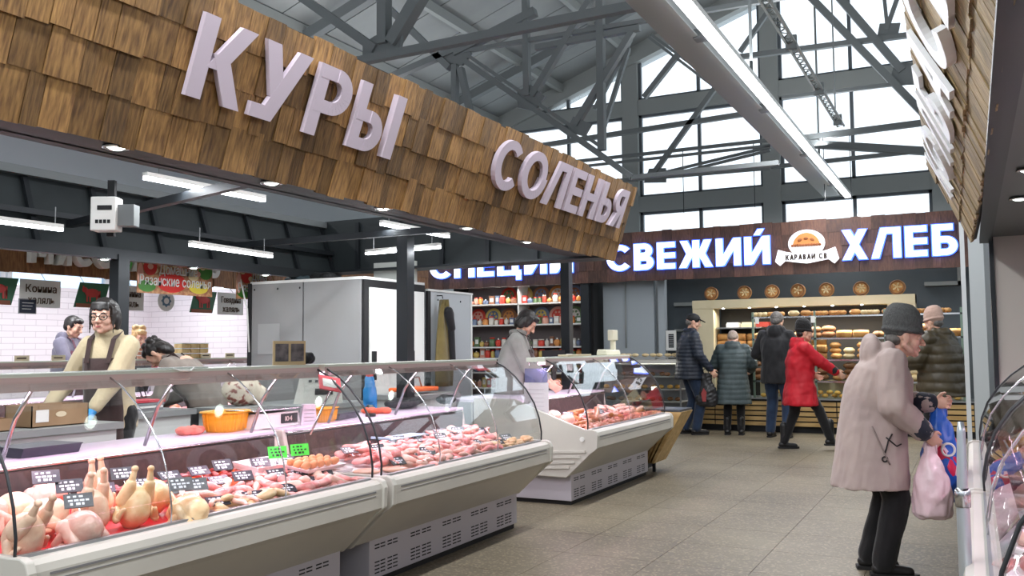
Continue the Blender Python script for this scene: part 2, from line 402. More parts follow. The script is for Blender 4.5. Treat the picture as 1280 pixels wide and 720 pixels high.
# trusses and hanging steel
def truss(label, y, L, first=False):
    t = thing('roof_truss', label, 'truss', (0, y, 0))
    for x0, z0, x1, z1, w in L:
        part('brace' if w < .1 else 'chord', MB().beam((x0, 0, z0), (x1, 0, z1), w, w * .9), STEELD, t)
    return t
FAR = [(-10.5, 4.95, -3.1, 5.18, 0.09), (-10.5, 4.69, -2.82, 4.69, 0.06), (-10.5, 4.57, -2.82, 4.6, 0.05), (-2.82, 4.65, 4.5, 4.8, 0.1), (-9, 4.3, -2.84, 4.23, 0.07), (-2.83, 4.24, 4, 4.32, 0.07), (-3.55, 6.16, 3, 6.0, 0.09), (-2.62, 5.37, 3, 5.3, 0.06), (-2.29, 4.57, -0.21, 4.2, 0.13), (-4.77, 4.24, -2.83, 4.52, 0.05), (-4.77, 4.31, -2.82, 4.58, 0.05), (-4.97, 5.69, -4.18, 6.54, 0.1), (-3.28, 6.24, -2.74, 6.92, 0.08), (-4.79, 4.37, -3.6, 5.82, 0.09), (-5.9, 5.6, -5.2, 6.78, 0.08), (-4.82, 6.8, -3.7, 5.78, 0.05), (-4.88, 6.77, -3.75, 5.73, 0.05), (-2.6, 7.6, -0.42, 4.69, 0.12), (-2.1, 7.5, -0.8, 5.54, 0.13), (-1.07, 7.6, -0.99, 6.24, 0.06), (-0.5, 7.6, -1.01, 6.22, 0.07), (-2.57, 4.52, -2.31, 4.15, 0.08), (-5.78, 5.13, -5.24, 6.62, 0.08)]
MID = [(-5.11, 4.64, -5.13, 6.6, 0.09), (-5.04, 4.63, -4.0, 6.05, 0.09), (-6.22, 5.4, -4.98, 5.76, 0.12), (-6.22, 5.23, -6.22, 4.0, 0.09), (-6.13, 5.17, -5.95, 4.4, 0.09), (-6.06, 5.26, -4.16, 3.8, 0.08), (-6.0, 5.32, -4.1, 3.86, 0.05), (-4.06, 7.0, -4.07, 3.8, 0.1), (-4.43, 4.17, -3.64, 5.26, 0.09), (-4.98, 5.27, -3.54, 5.29, 0.08), (-9.6, 4.7, -6.2, 5.45, 0.1), (-6.3, 5.2, -7.55, 6.46, 0.1), (-4.16, 3.8, -3.68, 3.42, 0.08), (-3.68, 3.42, -1.9, 3.42, .06), (-6.2, 5.4, 2.5, 5.3, .06)]
NEAR = [(-8.5, 4.3, 2.5, 4.42, 0.09), (-5.29, 6.8, -5.29, 4.46, 0.12), (-4.4, 5.45, -5.19, 4.45, 0.14), (-7.3, 5.85, -5.39, 4.42, 0.1)]
t1 = truss('grey steel truss of crossing rods in front of the glazed gable', 14.9, FAR)
t2 = truss('grey steel truss with a slanting double rod over the pickles sign', 10.5, MID)
t3 = truss('grey steel truss with a long chord and a big gusset above the poultry sign', 7.5, NEAR)
def gusset(t, pts, name='gusset_plate'): part(name, MB().prism(pts, -.02, .02), STEELD, t)
gusset(t3, [(-5.55, 4.32), (-5.08, 4.36), (-5.05, 4.62), (-5.2, 4.6), (-5.4, 4.56), (-5.55, 4.5)])
gusset(t2, [(-6.42, 5.3), (-6.1, 5.2), (-5.95, 5.35), (-6.1, 5.5), (-6.4, 5.5)])
gusset(t2, [(-5.25, 4.5), (-5.0, 4.42), (-4.85, 4.6), (-5.05, 4.78), (-5.25, 4.72)])
gusset(t2, [(-4.55, 4.1), (-4.3, 4.0), (-4.2, 4.15), (-4.45, 4.28)])
gusset(t1, [(-1.15, 6.1), (-.85, 6.08), (-.8, 6.3), (-1.1, 6.34)])
gusset(t1, [(-1.0, 5.35), (-.6, 5.3), (-.6, 5.62), (-.9, 5.7)])
gusset(t1, [(-5.0, 4.18), (-4.6, 4.15), (-4.6, 4.4), (-4.9, 4.42)])
# pendants and clamps on the far rods
for x in (-4.3, -3.1, -2.0, -1.6): part('hanger', MB().beam((x, 0, 4.72), (x, 0, 3.6), .012), BLACKM, t1)
# lattice mast hung lengthwise, seen from below
mast = thing('lattice_beam', 'slim grey lattice beam hanging lengthwise under the roof by the glazing', 'beam', (-1.63, 8.3, 4.6))
for dx, dz in ((-.045, 0), (.045, 0), (0, .08)): part('chord', MB().beam((dx, 0, dz), (dx, 5.8, dz), .025), STEELG, mast)
lt = MB()
for k in range(29):
    y = k * .2
    lt.beam((-.045, y, 0), (.045, y + .1, 0), .009).beam((.045, y + .1, 0), (-.045, y + .2, 0), .009).beam((-.045, y, 0), (0, y + .1, .08), .009).beam((0, y + .1, .08), (.045, y + .2, 0), .009)
tag(part('lacing', lt, STEELG, mast), kind='stuff')
for y in (1.6, 3.6, 5.4): part('clamp', MB().box(-.06, .06, y, y + .05, -.06, .09), STEELD, mast)
for y in (.5, 5.2): part('hanger', MB().beam((0, y, .12), (0, y, 3.4), .02), STEELD, mast)
# long beam with the line of led light
bt = thing('light_beam', 'wide grey beam along the aisle carrying the long led line', 'beam', (-2.03, 4.0, 3.9))
part('web', MB().box(-.14, .06, 0, 12.2, 0, .12), STEELG, bt)
part('flange', MB().box(-.17, .1, 0, 12.2, -.015, 0), STEELG, bt)
for k in range(5): part('bracket', MB().box(.06, .17, .6 + k * 2.6, .72 + k * 2.6, -.03, .05), STEELD, bt)
for y in (.8, 6.0, 11.0): part('hanger', MB().beam((-.05, y, .24), (-.05, y, 4.5), .03), STEELD, bt)
ll = thing('led_line', 'bright continuous led line light running down the aisle', 'light', (-1.8, 4.0, 3.86))
part('housing', MB().box(-.05, .05, 0, 12.2, .012, .06), WHITEP, ll)
part('diffuser', MB().box(-.045, .045, 0, 12.2, -.02, .012), mat('led_line', (245, 248, 255), emit=7), ll)

# ------------------------------------------------------------------ shingled fascias
def shingles(root, p0, p1, up, rows, rowh, wmin, wmax, m, s0=0., out=1, seed=1, name='shingle', depth=.016, jit=.008, limit=295):
    rs = random.Random(seed); p0 = Vector(p0); p1 = Vector(p1); ux = (p1 - p0).normalized(); L = (p1 - p0).length; uz = Vector(up).normalized()
    un = ux.cross(uz).normalized() * out
    me = MB().add([(0, 0, 0), (1, 0, 0), (1, 1, 0), (0, 1, 0), (0, -.35, 1), (1, -.35, 1), (1, .55, 1), (0, .55, 1)],
                  [(0, 3, 2, 1), (4, 5, 6, 7), (0, 1, 5, 4), (1, 2, 6, 5), (2, 3, 7, 6), (3, 0, 4, 7)]).mesh(name, m)
    cnt = 0; loc = Vector(root.location)
    for r in range(rows):
        x = rs.uniform(-.06, 0)
        while x < L:
            w = min(rs.uniform(wmin, wmax), L - x + .01)
            if w > .02 and x + w > .01:
                d = depth * rs.uniform(.7, 1.5); h = rowh * 1.12; z = s0 + r * rowh + rs.uniform(-jit, jit) - (jit if r == 0 else 0)
                if r == rows - 1: h = rowh * 1.0 + rs.uniform(-.004, .004)
                o = link(name, me, root)
                B = Matrix(((ux.x * (w - .003), un.x * d, uz.x * h, 0), (ux.y * (w - .003), un.y * d, uz.y * h, 0), (ux.z * (w - .003), un.z * d, uz.z * h, 0), (0, 0, 0, 1)))
                P = p0 + ux * x + uz * z - loc
                B.translation = P; o.matrix_local = B; cnt += 1
            x += w
    return cnt
def slab(root, name, p0, p1, up, h, th, m, out=1):
    p0 = Vector(p0); p1 = Vector(p1); ux = (p1 - p0).normalized(); uz = Vector(up).normalized(); un = ux.cross(uz).normalized() * out; l = Vector(root.location)
    c = [p0, p1, p1 + uz * h, p0 + uz * h]; c = [q - l for q in c] + [q - l - un * th for q in c]
    return part(name, MB().add(c, [(0, 1, 2, 3), (7, 6, 5, 4), (0, 4, 5, 1), (1, 5, 6, 2), (2, 6, 7, 3), (3, 7, 4, 0)]), m, root)

UPL = (.22, 0, .616); ul = Vector(UPL).normalized()
fa = thing('shingled_fascia', 'brown shingled fascia leaning over the poultry and pickles counters', 'fascia', (-2.78, 1.0, 2.08))
P0, P1 = (-2.78, 1.0, 2.085), (-2.78, 7.4, 2.085)
slab(fa, 'backing_board', P0, P1, UPL, .655, .03, BLACKM)
shingles(fa, P0, P1, UPL, 4, .165, .06, .135, WOOD, seed=3)
s1 = thing('poultry_sign', 'large pale lilac letters spelling КУРЫ on the leaning shingled fascia', 'sign', (0, 0, 0))
def on_fascia(y, s): return Vector((-2.78, y, 2.11)) + ul * s
block('КУРЫ', .325, 1.36, .022, LETW, s1, on_fascia(2.45, .22) + Vector((.03, 0, -.01)), (0, 1, 0), ul, .2)
s2 = thing('pickles_sign', 'pale lilac letters spelling СОЛЕНЬЯ at the far end of the shingled fascia', 'sign', (0, 0, 0))
block('СОЛЕНЬЯ', .325, 2.33, .022, LETW, s2, on_fascia(4.87, .25) + Vector((.03, 0, -.01)), (0, 1, 0), ul, .2)

# right-hand stall fascia
ur = (Vector((-.29, .0, .62))).normalized()
fr = thing('shingled_fascia', 'pale weathered shingled fascia leaning in over the aisle at the right edge', 'fascia', (.13, 1.5, 2.1))
Q0, Q1 = (.14, 1.5, 2.11), (.035, 7.7, 2.11)
slab(fr, 'backing_board', Q0, Q1, ur, .675, .03, BLACKM, out=-1)
shingles(fr, Q0, Q1, ur, 4, .17, .075, .15, WOODL, seed=5, out=-1)
s3 = thing('white_sign', 'tall white letters seen edge-on on the weathered right-hand fascia', 'sign', (0, 0, 0))
q = Vector(Q0) + (Vector(Q1) - Vector(Q0)) * .86 + ur * .24
block('КОЛБАСЫ', .36, 4.3, .02, mat('letter_white', (232, 236, 240), .4), s3, q + Vector((-.022, 0, -.01)), Vector(Q0) - Vector(Q1), ur, .2, gap=.24)

# bakery fascia across the end of the aisle
fb = thing('bakery_fascia', 'dark reddish plank fascia across the end of the aisle above the bakery', 'fascia', (-9.4, 14.3, 2.42))
slab(fb, 'backing_board', (-9.4, 14.32, 2.425), (.12, 14.32, 2.425), (0, 0, 1), .815, .08, BLACKM)
shingles(fb, (-9.4, 14.32, 2.425), (.12, 14.32, 2.425), (0, 0, 1), 4, .205, .11, .24, WOODR, seed=9)
def lit_word(label, name, text, h, w, x, z, y=14.27, cat='sign'):
    t = thing(name, label, cat, (0, 0, 0))
    block(text, h, w, .01, BLUEH, t, (x, y, z), (1, 0, 0), (0, 0, 1), .2, .035, 'halo_plate')
    block(text, h, w, .03, LETL, t, (x, y - .012, z), (1, 0, 0), (0, 0, 1), .2)
    return t
lit_word('glowing white letters spelling СВЕЖИЙ left of the bakery emblem', 'bakery_sign', 'СВЕЖИЙ', .43, 2.7, -5.46, 2.6)
lit_word('glowing white letters spelling ХЛЕБ right of the bakery emblem', 'bakery_sign', 'ХЛЕБ', .44, 1.55, -1.68, 2.6)
lit_word('glowing white letters spelling СПЕЦИИ above the spice shelves', 'spice_sign', 'СПЕЦИИ', .43, 2.9, -9.0, 2.62)
em = thing('loaf_emblem', 'lit white emblem with an orange loaf over a ribbon between the bakery words', 'emblem', (-2.2, 14.24, 2.82))
part('badge', MB().prism([(.27 * math.cos(a), .06 + .21 * math.sin(a)) for a in [2 * PI * k / 28 for k in range(28)]], -.02, .02), mat('emblem_white', (240, 240, 246), emit=.75), em)
rib = []
part('ribbon', MB().prism([(-.42, -.02), (-.3, -.06), (0, -.12), (.3, -.06), (.42, -.02), (.47, -.2), (.4, -.27), (.32, -.2), (0, -.25), (-.32, -.2), (-.4, -.27), (-.47, -.2)], -.035, .0), mat('emblem_white', (240, 240, 246), emit=.75), em)
lf = MB()
lf.prism([(.2 * math.cos(a), .02 + .2 * math.sin(a)) for a in [PI * k / 20 for k in range(21)]], -.04, -.02)
lf2 = MB()
for k in range(11): lf2.ellip((-.2 + .04 * k, -.045, .03), (.026, .01, .022), n=10, m=6)
for k in range(3): lf2.ellip((-.09 + .09 * k, -.043, .13 - .02 * abs(k - 1)), (.035, .008, .022), Matrix.Rotation(.5 * (k - 1), 3, 'Y'), 12, 6)
part('loaf_ornament', lf2, mat('emblem_brown', (150, 84, 40), .6), em)
part('loaf', lf, mat('emblem_orange', (222, 142, 76), .6), em)
INKD = mat('ink_dark_brown', (52, 36, 24))
block('КАРАВАЙ', .085, .44, .006, INKD, em, (-.31, -.042, -.19), (1, 0, 0), (0, 0, 1), .26, name='letter', gap=.2)
block('СВ', .085, .12, .006, INKD, em, (.18, -.042, -.19), (1, 0, 0), (0, 0, 1), .26, name='letter', gap=.2)

# opposite stall fascia, tile walls, far left
fm = thing('meat_stall_fascia', 'brown plank fascia of the meat stall across the far left aisle', 'fascia', (-7.0, 3.2, 1.98))
slab(fm, 'backing_board', (-7.0, 3.2, 1.985), (-7.0, 11.0, 1.985), (0, 0, 1), .7, .06, BLACKM)
shingles(fm, (-7.0, 3.2, 1.985), (-7.0, 11.0, 1.985), (0, 0, 1), 4, .175, .11, .24, mat('meat_plank', (112, 74, 46), .6, rgb2=(146, 104, 66), scale=4, stretch=(2.4, 1, .3), bump=.3, rnd=.3), seed=11)
s4 = thing('meat_sign', 'white slab letters spelling МЯСО on the far left stall fascia', 'sign', (0, 0, 0))
block('МЯСО', .26, .82, .06, WHITEP, s4, (-6.97, 4.78, 2.06), (0, 1, 0), (0, 0, 1), .22)
s5 = thing('meat_sign', 'white slab letters spelling ХАЛЯЛЬ right of the round green badge', 'sign', (0, 0, 0))
block('ХАЛЯЛЬ', .26, 1.1, .06, WHITEP, s5, (-6.97, 5.78, 2.06), (0, 1, 0), (0, 0, 1), .22)
gb = thing('green_badge', 'round green and white badge on the meat stall fascia', 'badge', (-6.93, 5.66, 2.14))
part('rim', MB().prism([(.11 * math.cos(a), .11 * math.sin(a)) for a in [2 * PI * k / 28 for k in range(28)]], 0, .04, 'x'), mat('badge_green', (80, 180, 70)), gb)
part('disc', MB().prism([(.078 * math.cos(a), .078 * math.sin(a)) for a in [2 * PI * k / 28 for k in range(28)]], .04, .05, 'x'), WHITEP, gb)
part('emblem', MB().prism([(-.045, -.02), (.045, -.02), (.02, .025), (-.02, .025)], .05, .055, 'x'), mat('badge_green', (80, 180, 70)), gb)

def tile_mat():
    m = bpy.data.materials.new('pink_lit_tile'); m.use_nodes = True; nt = m.node_tree; b = nt.nodes['Principled BSDF']; L = nt.links.new
    g = nt.nodes.new('ShaderNodeNewGeometry'); s = nt.nodes.new('ShaderNodeSeparateXYZ'); L(g.outputs['Position'], s.inputs[0])
    ad = nt.nodes.new('ShaderNodeMath'); ad.operation = 'ADD'; L(s.outputs[0], ad.inputs[0]); L(s.outputs[1], ad.inputs[1])
    c = nt.nodes.new('ShaderNodeCombineXYZ'); L(ad.outputs[0], c.inputs[0]); L(s.outputs[2], c.inputs[1])
    br = nt.nodes.new('ShaderNodeTexBrick'); L(c.outputs[0], br.inputs['Vector']); br.inputs['Scale'].default_value = 1
    br.inputs['Brick Width'].default_value = .3; br.inputs['Row Height'].default_value = .075; br.inputs['Mortar Size'].default_value = .004
    br.inputs['Color1'].default_value = lin((238, 230, 234)); br.inputs['Color2'].default_value = lin((235, 226, 231)); br.inputs['Mortar'].default_value = lin((208, 198, 204))
    L(br.outputs[0], b.inputs['Base Color']); b.inputs['Roughness'].default_value = .3
    bp = nt.nodes.new('ShaderNodeBump'); bp.inputs['Strength'].default_value = .3; bp.inputs['Distance'].default_value = .004; bp.invert = True; L(br.outputs[1], bp.inputs['Height']); L(bp.outputs[0], b.inputs['Normal'])
    return m
TILE = tile_mat()
wl = tag(link('wall_left', None), kind='structure')
part('tile_facing', MB().box(-10.62, -10.5, 2.5, 9.2, 0, 2.15), TILE, wl)
part('upper_wall', MB().box(-10.75, -10.62, -4, 17, -.1, 2.1), WALLM, wl)
part('upper_wall', MB().box(-11.6, -11.5, -4, 17, 3.1, 5.2), WALLM, wl)
wp = tag(part('wall_partition', MB().box(-10.5, -7.3, 9.1, 9.2, 0, 2.15), TILE), kind='structure')
# band of bright windows above the tile wall
for k in range(5):
    y0 = 2.6 + k * 1.5
    w = tag(link('window_%d' % (40 + k), None), kind='structure')
    part('pane', MB().box(-10.67, -10.66, y0, y0 + 1.35, 2.15, 3.1), glass('side_window', (.8, .9, 1), .02, haze=.1), w)
    f = MB().box(-10.7, -10.62, y0 - .06, y0, 2.1, 3.1).box(-10.7, -10.62, y0 + 1.35, y0 + 1.41, 2.1, 3.1).box(-10.7, -10.62, y0, y0 + 1.35, 2.1, 2.15)
    part('window_frame', f, mat('white_frame', (215, 218, 220)), w)

wf = tag(link('wall_front', None), kind='structure')
part('panel', MB().box(-11.5, 7, -4.2, -4.05, 0, 2.6), WALLM, wf); part('beam', MB().box(-11.5, 7, -4.2, -4.05, 3.9, 4.2), STEELG, wf)
for x in GX: part('column', MB().box(x - .16, x + .16, -4.2, -4.0, 2.6, roofz(x) - .02), STEELG, wf)
we = tag(link('wall_east', None), kind='structure')
part('panel', MB().box(6.85, 7, -4, 17, 0, 2.6), WALLM, we)
for k in range(7): part('column', MB().box(6.8, 7, -4 + k * 3.4, -3.7 + k * 3.4, 2.6, 5.8), STEELG, we)
# ------------------------------------------------------------------ canopy of the near stall
cn = thing('stall_canopy', 'black steel canopy frame around the poultry stall with ribbed inner panels', 'canopy', (-4.3, 4.5, 2.1))
def cpart(name, mb, m): 
    o = part(name, mb, m, cn); o.location = -Vector(cn.location); return o
cpart('soffit_board', MB().box(-3.02, -2.79, 1.0, 7.4, 2.1, 2.115), BLACKM)
cpart('soffit_beam', MB().box(-3.08, -3.0, 1.0, 7.4, 2.1, 2.2), BLACKM)
cpart('side_panel', MB().add([(-5.8, 1.0, 2.03), (-5.8, 7.35, 2.03), (-6.0, 7.35, 2.6), (-6.0, 1.0, 2.6), (-5.84, 1.0, 2.03), (-5.84, 7.35, 2.03), (-6.04, 7.35, 2.6), (-6.04, 1.0, 2.6)],
      [(0, 1, 2, 3), (7, 6, 5, 4), (0, 4, 5, 1), (1, 5, 6, 2), (2, 6, 7, 3), (3, 7, 4, 0)]), DARKP)
for k in range(12): cpart('rib', MB().beam((-5.78, 1.3 + k * .55, 2.04), (-5.97, 1.3 + k * .55, 2.59), .04, .03), BLACKM)
cpart('rail', MB().beam((-5.75, 1.0, 2.05), (-5.75, 7.35, 2.05), .08, .08), BLACKM)
cpart('rail', MB().beam((-5.82, 1.0, 2.3), (-5.82, 7.35, 2.3), .04, .04), BLACKM)
cpart('rail', MB().beam((-5.93, 1.0, 2.6), (-5.93, 7.35, 2.6), .06, .06), STEELD)
cpart('end_panel', MB().box(-5.95, -2.86, 7.36, 7.4, 2.08, 2.64), DARKP)
cpart('end_soffit', MB().box(-5.95, -2.8, 7.1, 7.36, 2.08, 2.1), BLACKM)
for k in range(6): cpart('rib', MB().beam((-5.5 + k * .5, 7.34, 2.1), (-5.5 + k * .5, 7.34, 2.6), .03, .04), BLACKM)
cpart('cross_bar', MB().beam((-3.0, 3.55, 2.24), (-5.8, 4.3, 2.24), .05, .05), BLACKM)
cpart('cross_bar', MB().beam((-3.0, 5.9, 2.24), (-5.8, 5.9, 2.24), .05, .05), BLACKM)
cpart('cross_bar', MB().beam((-4.08, 1.0, 2.4), (-4.08, 7.3, 2.4), .04, .04), ALU)
cpart('cross_bar', MB().beam((-5.0, 1.0, 2.42), (-3.9, 2.9, 2.42), .04, .05), STEELG)
for x, y in ((-3.95, 5.89), (-5.75, 4.7)): cpart('post', MB().box(x - .05, x + .05, y - .05, y + .05, 0, 2.2 if x > -5 else 2.05), BLACKM)
pp = tag(part('black_post', MB().box(-4.0, -3.9, 9.0, 9.1, 0, 2.62).box(-4.03, -3.87, 8.97, 9.13, 0, .02), BLACKM), 'slim black post behind the far curved-end counter', 'post')
pp = tag(part('black_post', MB().box(-6.0, -5.85, 14.35, 14.45, 0, 2.5).box(-6.04, -5.8, 14.32, 14.48, 0, .02), BLACKM), 'black post at the right end of the spice shelves', 'post')
def downlight(x, y, z, label, m=SPOTW):
    t = thing('downlight', label, 'downlight', (x, y, z), group='downlights under the canopies')
    part('trim_ring', MB().lathe([(.05, 0), (.052, -.008), (.04, -.01), (.036, 0)], n=16), CHROME, t)
    part('lens', MB().lathe([(.037, -.004), (.02, -.014), (.001, -.016)], n=16), m, t)
W5 = ['nearest', 'second', 'third', 'fourth', 'fifth']
for k, y in enumerate((2.32, 3.17, 4.06, 4.99, 5.87)): downlight(-2.87, y, 2.098, 'round downlight under the poultry and pickles fascia, %s from the camera' % W5[k])
for k, y in enumerate((4.54, 5.4, 6.25)): downlight(-5.72, y, 2.008, 'round downlight under the far side of the canopy, %s in its row' % ['first', 'middle', 'last'][k])
def led(x0, y0, x1, y1, z, label):
    t = thing('linear_lamp', label, 'lamp', ((x0 + x1) / 2, (y0 + y1) / 2, z)); c = Vector(t.location)
    a = Vector((x0, y0, z)) - c; b = Vector((x1, y1, z)) - c
    part('housing', MB().beam(a + Vector((0, 0, .02)), b + Vector((0, 0, .02)), .04, .025), WHITEP, t)
    part('diffuser', MB().beam(a, b, .034, .02), LEDW, t)
    for f in (.1, .9):
        p = a.lerp(b, f); part('hanger', MB().beam(p + Vector((0, 0, .03)), p + Vector((0, 0, .14)), .005), ALU, t)
    d = (b - a); area('lamp_light', (0, 0, -.015), d.length, .03, 13 if d.length < 2 else 70, (.95, .98, 1), (0, 0, math.atan2(d.y, d.x)), t)
led(-4.14, 3.54, -4.1, 4.46, 2.3, 'white linear lamp just below the poultry letters')
led(-4.1, 5.78, -4.07, 6.74, 2.3, 'white linear lamp crossing behind the middle black post')
led(-5.17, 3.3, -5.17, 3.78, 2.1, 'white linear lamp at the left edge of the picture')
led(-5.12, 4.8, -5.2, 5.75, 2.1, 'white linear lamp above the red and green pickle banners')
led(-9.2, 4.0, -9.2, 8.6, 2.3, 'long white linear lamp added to brighten the tiled meat stall')  # added fixture and light, put in to brighten the tile wall
led(-4.5, 6.13, -3.72, 6.03, 2.12, 'white linear lamp across the stall above the tall cabinets')

# soffit, wall and end of the right-hand stall
cr = thing('stall_canopy', 'dark canopy soffit over the right-hand stall', 'canopy', (1.2, 4.6, 2.12))
part('soffit_board', MB().box(-1.06, 1.6, -3, 3.1, 0, .02), mat('soffit_green_grey', (62, 68, 66), .4), cr)
part('soffit_beam', MB().box(-1.12, -1.04, -3, 3.15, -.03, .0), BLACKM, cr)
for k, y in enumerate((3.95, 4.69, 5.6)): downlight(.26, y, 2.115, 'round downlight under the right-hand stall soffit, %s one' % ['near', 'middle', 'far'][k])
pr = tag(link('wall_right', None), kind='structure')
part('panel', MB().box(.17, 2.6, 7.6, 7.68, 0, 2.5), mat('beige_panel', (196, 190, 182), .6), pr)
part('edge_strip', MB().box(.14, .17, 7.58, 7.7, 0, 2.5), BLACKM, pr)
part('column', MB().box(.0, .13, 9.6, 9.8, 0, 2.5), mat('column_grey', (190, 196, 198), .5), pr)
part('column', MB().box(-.07, -.03, 9.6, 9.75, 0, 2.5), mat('column_white', (214, 218, 220), .5), pr)
# ------------------------------------------------------------------ refrigerated counters
GRILLE = mat('dark_grille', (70, 58, 56), .6, rgb2=(52, 44, 44), scale=40)
TRAYM = mat('tray_white', (222, 216, 220), .35)
WORKT = mat('lilac_worktop', (214, 206, 222), .3)
SEAM = mat('dark_seam', (40, 42, 46), .4)
GP = [(.17, .632), (.172, .70), (.155, .80), (.115, .91), (.05, 1.01), (-.04, 1.105), (-.13, 1.175), (-.2, 1.21)]   # curved front glass
def counter(label, loc, L, rz=0, near_cap=True, seams=(.33, .66), side_panel=False, lamp=15, struts=(.2, .55, .9), bs=(.06, .06), glassend=(1, 1)):
    t = thing('display_counter', label, 'counter', loc, rz, None)
    outer = [(0, .25), (.21, .46), (.23, .475), (.25, .49), (.252, .59), (.245, .615), (.22, .63), (.17, .63), (.165, .56), (-.49, .60), (-.5, .845), (-.88, .845), (-.88, .8), (-.86, .25)]
    part('body', MB().prism(outer, .02, L - .02), CREAM, t)
    part('base_panel', MB().box(-.8, 0, bs[0], L - bs[1], .035, .262), LILAC, t, bev=.004)
    part('kick_plate', MB().box(-.78, -.015, bs[0] + .02, L - bs[1] - .02, .0, .04), BLACK, t)
    sl = MB(); W = (L - bs[0] - bs[1]); n = 5; g = W / n
    for k in range(n):
        for q in (.22, .56):
            y0 = bs[0] + k * g + q * g - .03
            for c in (0, .055):
                for r in range(2): sl.box(-.004, .0015, y0 + c, y0 + c + .045, .215 - r * .018, .222 - r * .018)
                for r in range(4): sl.box(-.004, .0015, y0 + c, y0 + c + .045, .06 + r * .02, .067 + r * .02)
    tag(part('vent_slots', sl, BLACK, t), kind='stuff')
    part('bumper_groove', MB().box(.249, .254, .09, L - .09, .575, .583).box(.249, .2535, .09, L - .09, .556, .559), mat('groove_grey', (120, 120, 122), .5), t)
    part('tray_deck', MB().prism([(.16, .575), (-.485, .663), (-.485, .6), (.16, .565)], .03, L - .03), TRAYM, t)
    part('air_grille', MB().box(-.498, -.486, .03, L - .03, .64, .83), GRILLE, t)
    part('grille_lip', MB().tube([(-.488, .03, .842), (-.488, L - .03, .842)], .008), CHROME, t)
    part('worktop', MB().box(-.9, -.485, .02, L - .02, .846, .866), WORKT, t, bev=.003)
    for s, y in ((0, 0), (1, L - .035)):      # moulded end caps
        cap = [(-.02, .235), (.2, .44), (.235, .465), (.262, .49), (.266, .595), (.25, .63), (.22, .642), (.15, .64), (.0, .69), (-.3, .80), (-.5, .88), (-.9, .88), (-.9, .25)] if (side_panel and not s) else \
              [(-.02, .235), (.2, .44), (.235, .465), (.262, .49), (.266, .595), (.25, .63), (.22, .642), (.16, .64), (-.46, .64), (-.5, .86), (-.9, .86), (-.9, .25)]
        e = part('end_cap', MB().prism(cap, y, y + .035), CREAM, t, bev=.006)
        if side_panel and not s:
            for k in range(4): part('rib', MB().beam((-.6, -.006, .42 - k * .045), (.16 - k * .05, -.006, .46 - k * .045), .012, .02), CREAM, e)
            part('cap_screw', MB().prism([(.13 + .02 * math.cos(a), .56 + .02 * math.sin(a)) for a in [2 * PI * k / 14 for k in range(14)]], -.008, 0), WHITEP, e)
    cuts = [0.02] + [L * s for s in seams] + [L - .02]
    for a, b in zip(cuts[:-1], cuts[1:]):
        part('front_glass', MB().sheet(GP, a + .003, b - .003, .006), GLASS, t)
    for s in seams:
        part('glass_seam', MB().tube([(x + .004, L * s, z) for x, z in GP], .0035, 6), CHROME, t)
    for i, y in enumerate((.016, L - .016)):
        if glassend[i]:
            part('end_glass', MB().prism(GP + [(-.36, 1.21), (-.36, .87), (-.3, .65)], y - .003, y + .003), GLASS, t)
            part('glass_seam', MB().tube([(x + .004, y, z) for x, z in GP], .006, 6), SEAM, t)
    part('top_rail', MB().box(-.38, -.2, .0, L, 1.196, 1.236), mat('rail_grey', (206, 210, 196), .35), t, bev=.004)
    part('rail_face', MB().box(-.2, -.194, .0, L, 1.166, 1.222), mat('rail_pink_grey', (182, 160, 156), .4), t)
    for s in struts:
        part('strut', MB().tube([(-.3, L * s, 1.196), (-.42, L * s, 1.05), (-.5, L * s - .0, .87)], .009, 8), CHROME, t)
    tb = part('lamp_tube', MB().tube([(-.29, .06, 1.183), (-.29, L - .06, 1.183)], .011), mat('pink_lamp', (255, 200, 236), emit=8), t)
    area('lamp_light', (-.27, L / 2, 1.17), .04, L - .1, lamp, (1, .72, .88), (0, math.radians(8), 0), t)
    part('glass_foot_clip', MB().box(.155, .18, .03, L - .03, .628, .64), ALU, t)
    return t
X0 = -3.03
c1 = counter('nearest white counter full of whole chickens and poultry cuts', (X0, 1.93, 0), 2.03)
c2 = counter('second white counter heaped with pink poultry cuts, ending in an open glass side', (X0, 4.01, 0), 2.05, bs=(.15, .08), seams=(.30, .66))
c3 = counter('third white counter with ribbed end panel, piled with minced and cured meat', (X0, 6.93, 0), 2.12, side_panel=True, seams=(.5,), glassend=(1, 1))
c4 = counter('tall curved glass counter of wrapped meat at the right edge', (.2, 4.75, 0), 2.4, rz=PI, seams=(.45, ), lamp=20)
c5 = counter('rear part of the curved glass counter at the right edge, next to the beige wall', (.2, 7.2, 0), 2.4, rz=PI, seams=(.5,), lamp=14)
c6 = counter('long meat stall counter across the far left aisle', (-7.35, 3.2, 0), 3.0, seams=(.5,), lamp=26)
c7 = counter('farther meat stall counter under the beef board', (-7.35, 6.22, 0), 2.9, seams=(.5,), lamp=26)
# wooden wedge that closes the row
wc = thing('wooden_counter_end', 'leaning wooden plank wedge with dark top closing the far counter', 'counter end', (X0, 9.12, 0))
part('top', MB().box(-.5, .32, .0, .42, .645, .665), mat('dark_top', (70, 76, 82), .35), wc)
for k in range(4):
    part('plank', MB().prism([(.33 - .065 * k, .64), (.265 - .065 * k, .64), (-.03 - .03 * k, .1), (.02 - .03 * k, .1)], .0, .022 + .004 * (k % 2)), OAK, wc)
part('side_plank', MB().prism([(.33, .64), (.31, .64), (.0, .1), (.02, .1)], .022, .42), OAK, wc)
part('leg', MB().box(-.03, .0, .1, .13, 0, .12), BLACKM, wc)
part('core', MB().box(-.45, -.09, .03, .4, .03, .64), BLACK, wc)
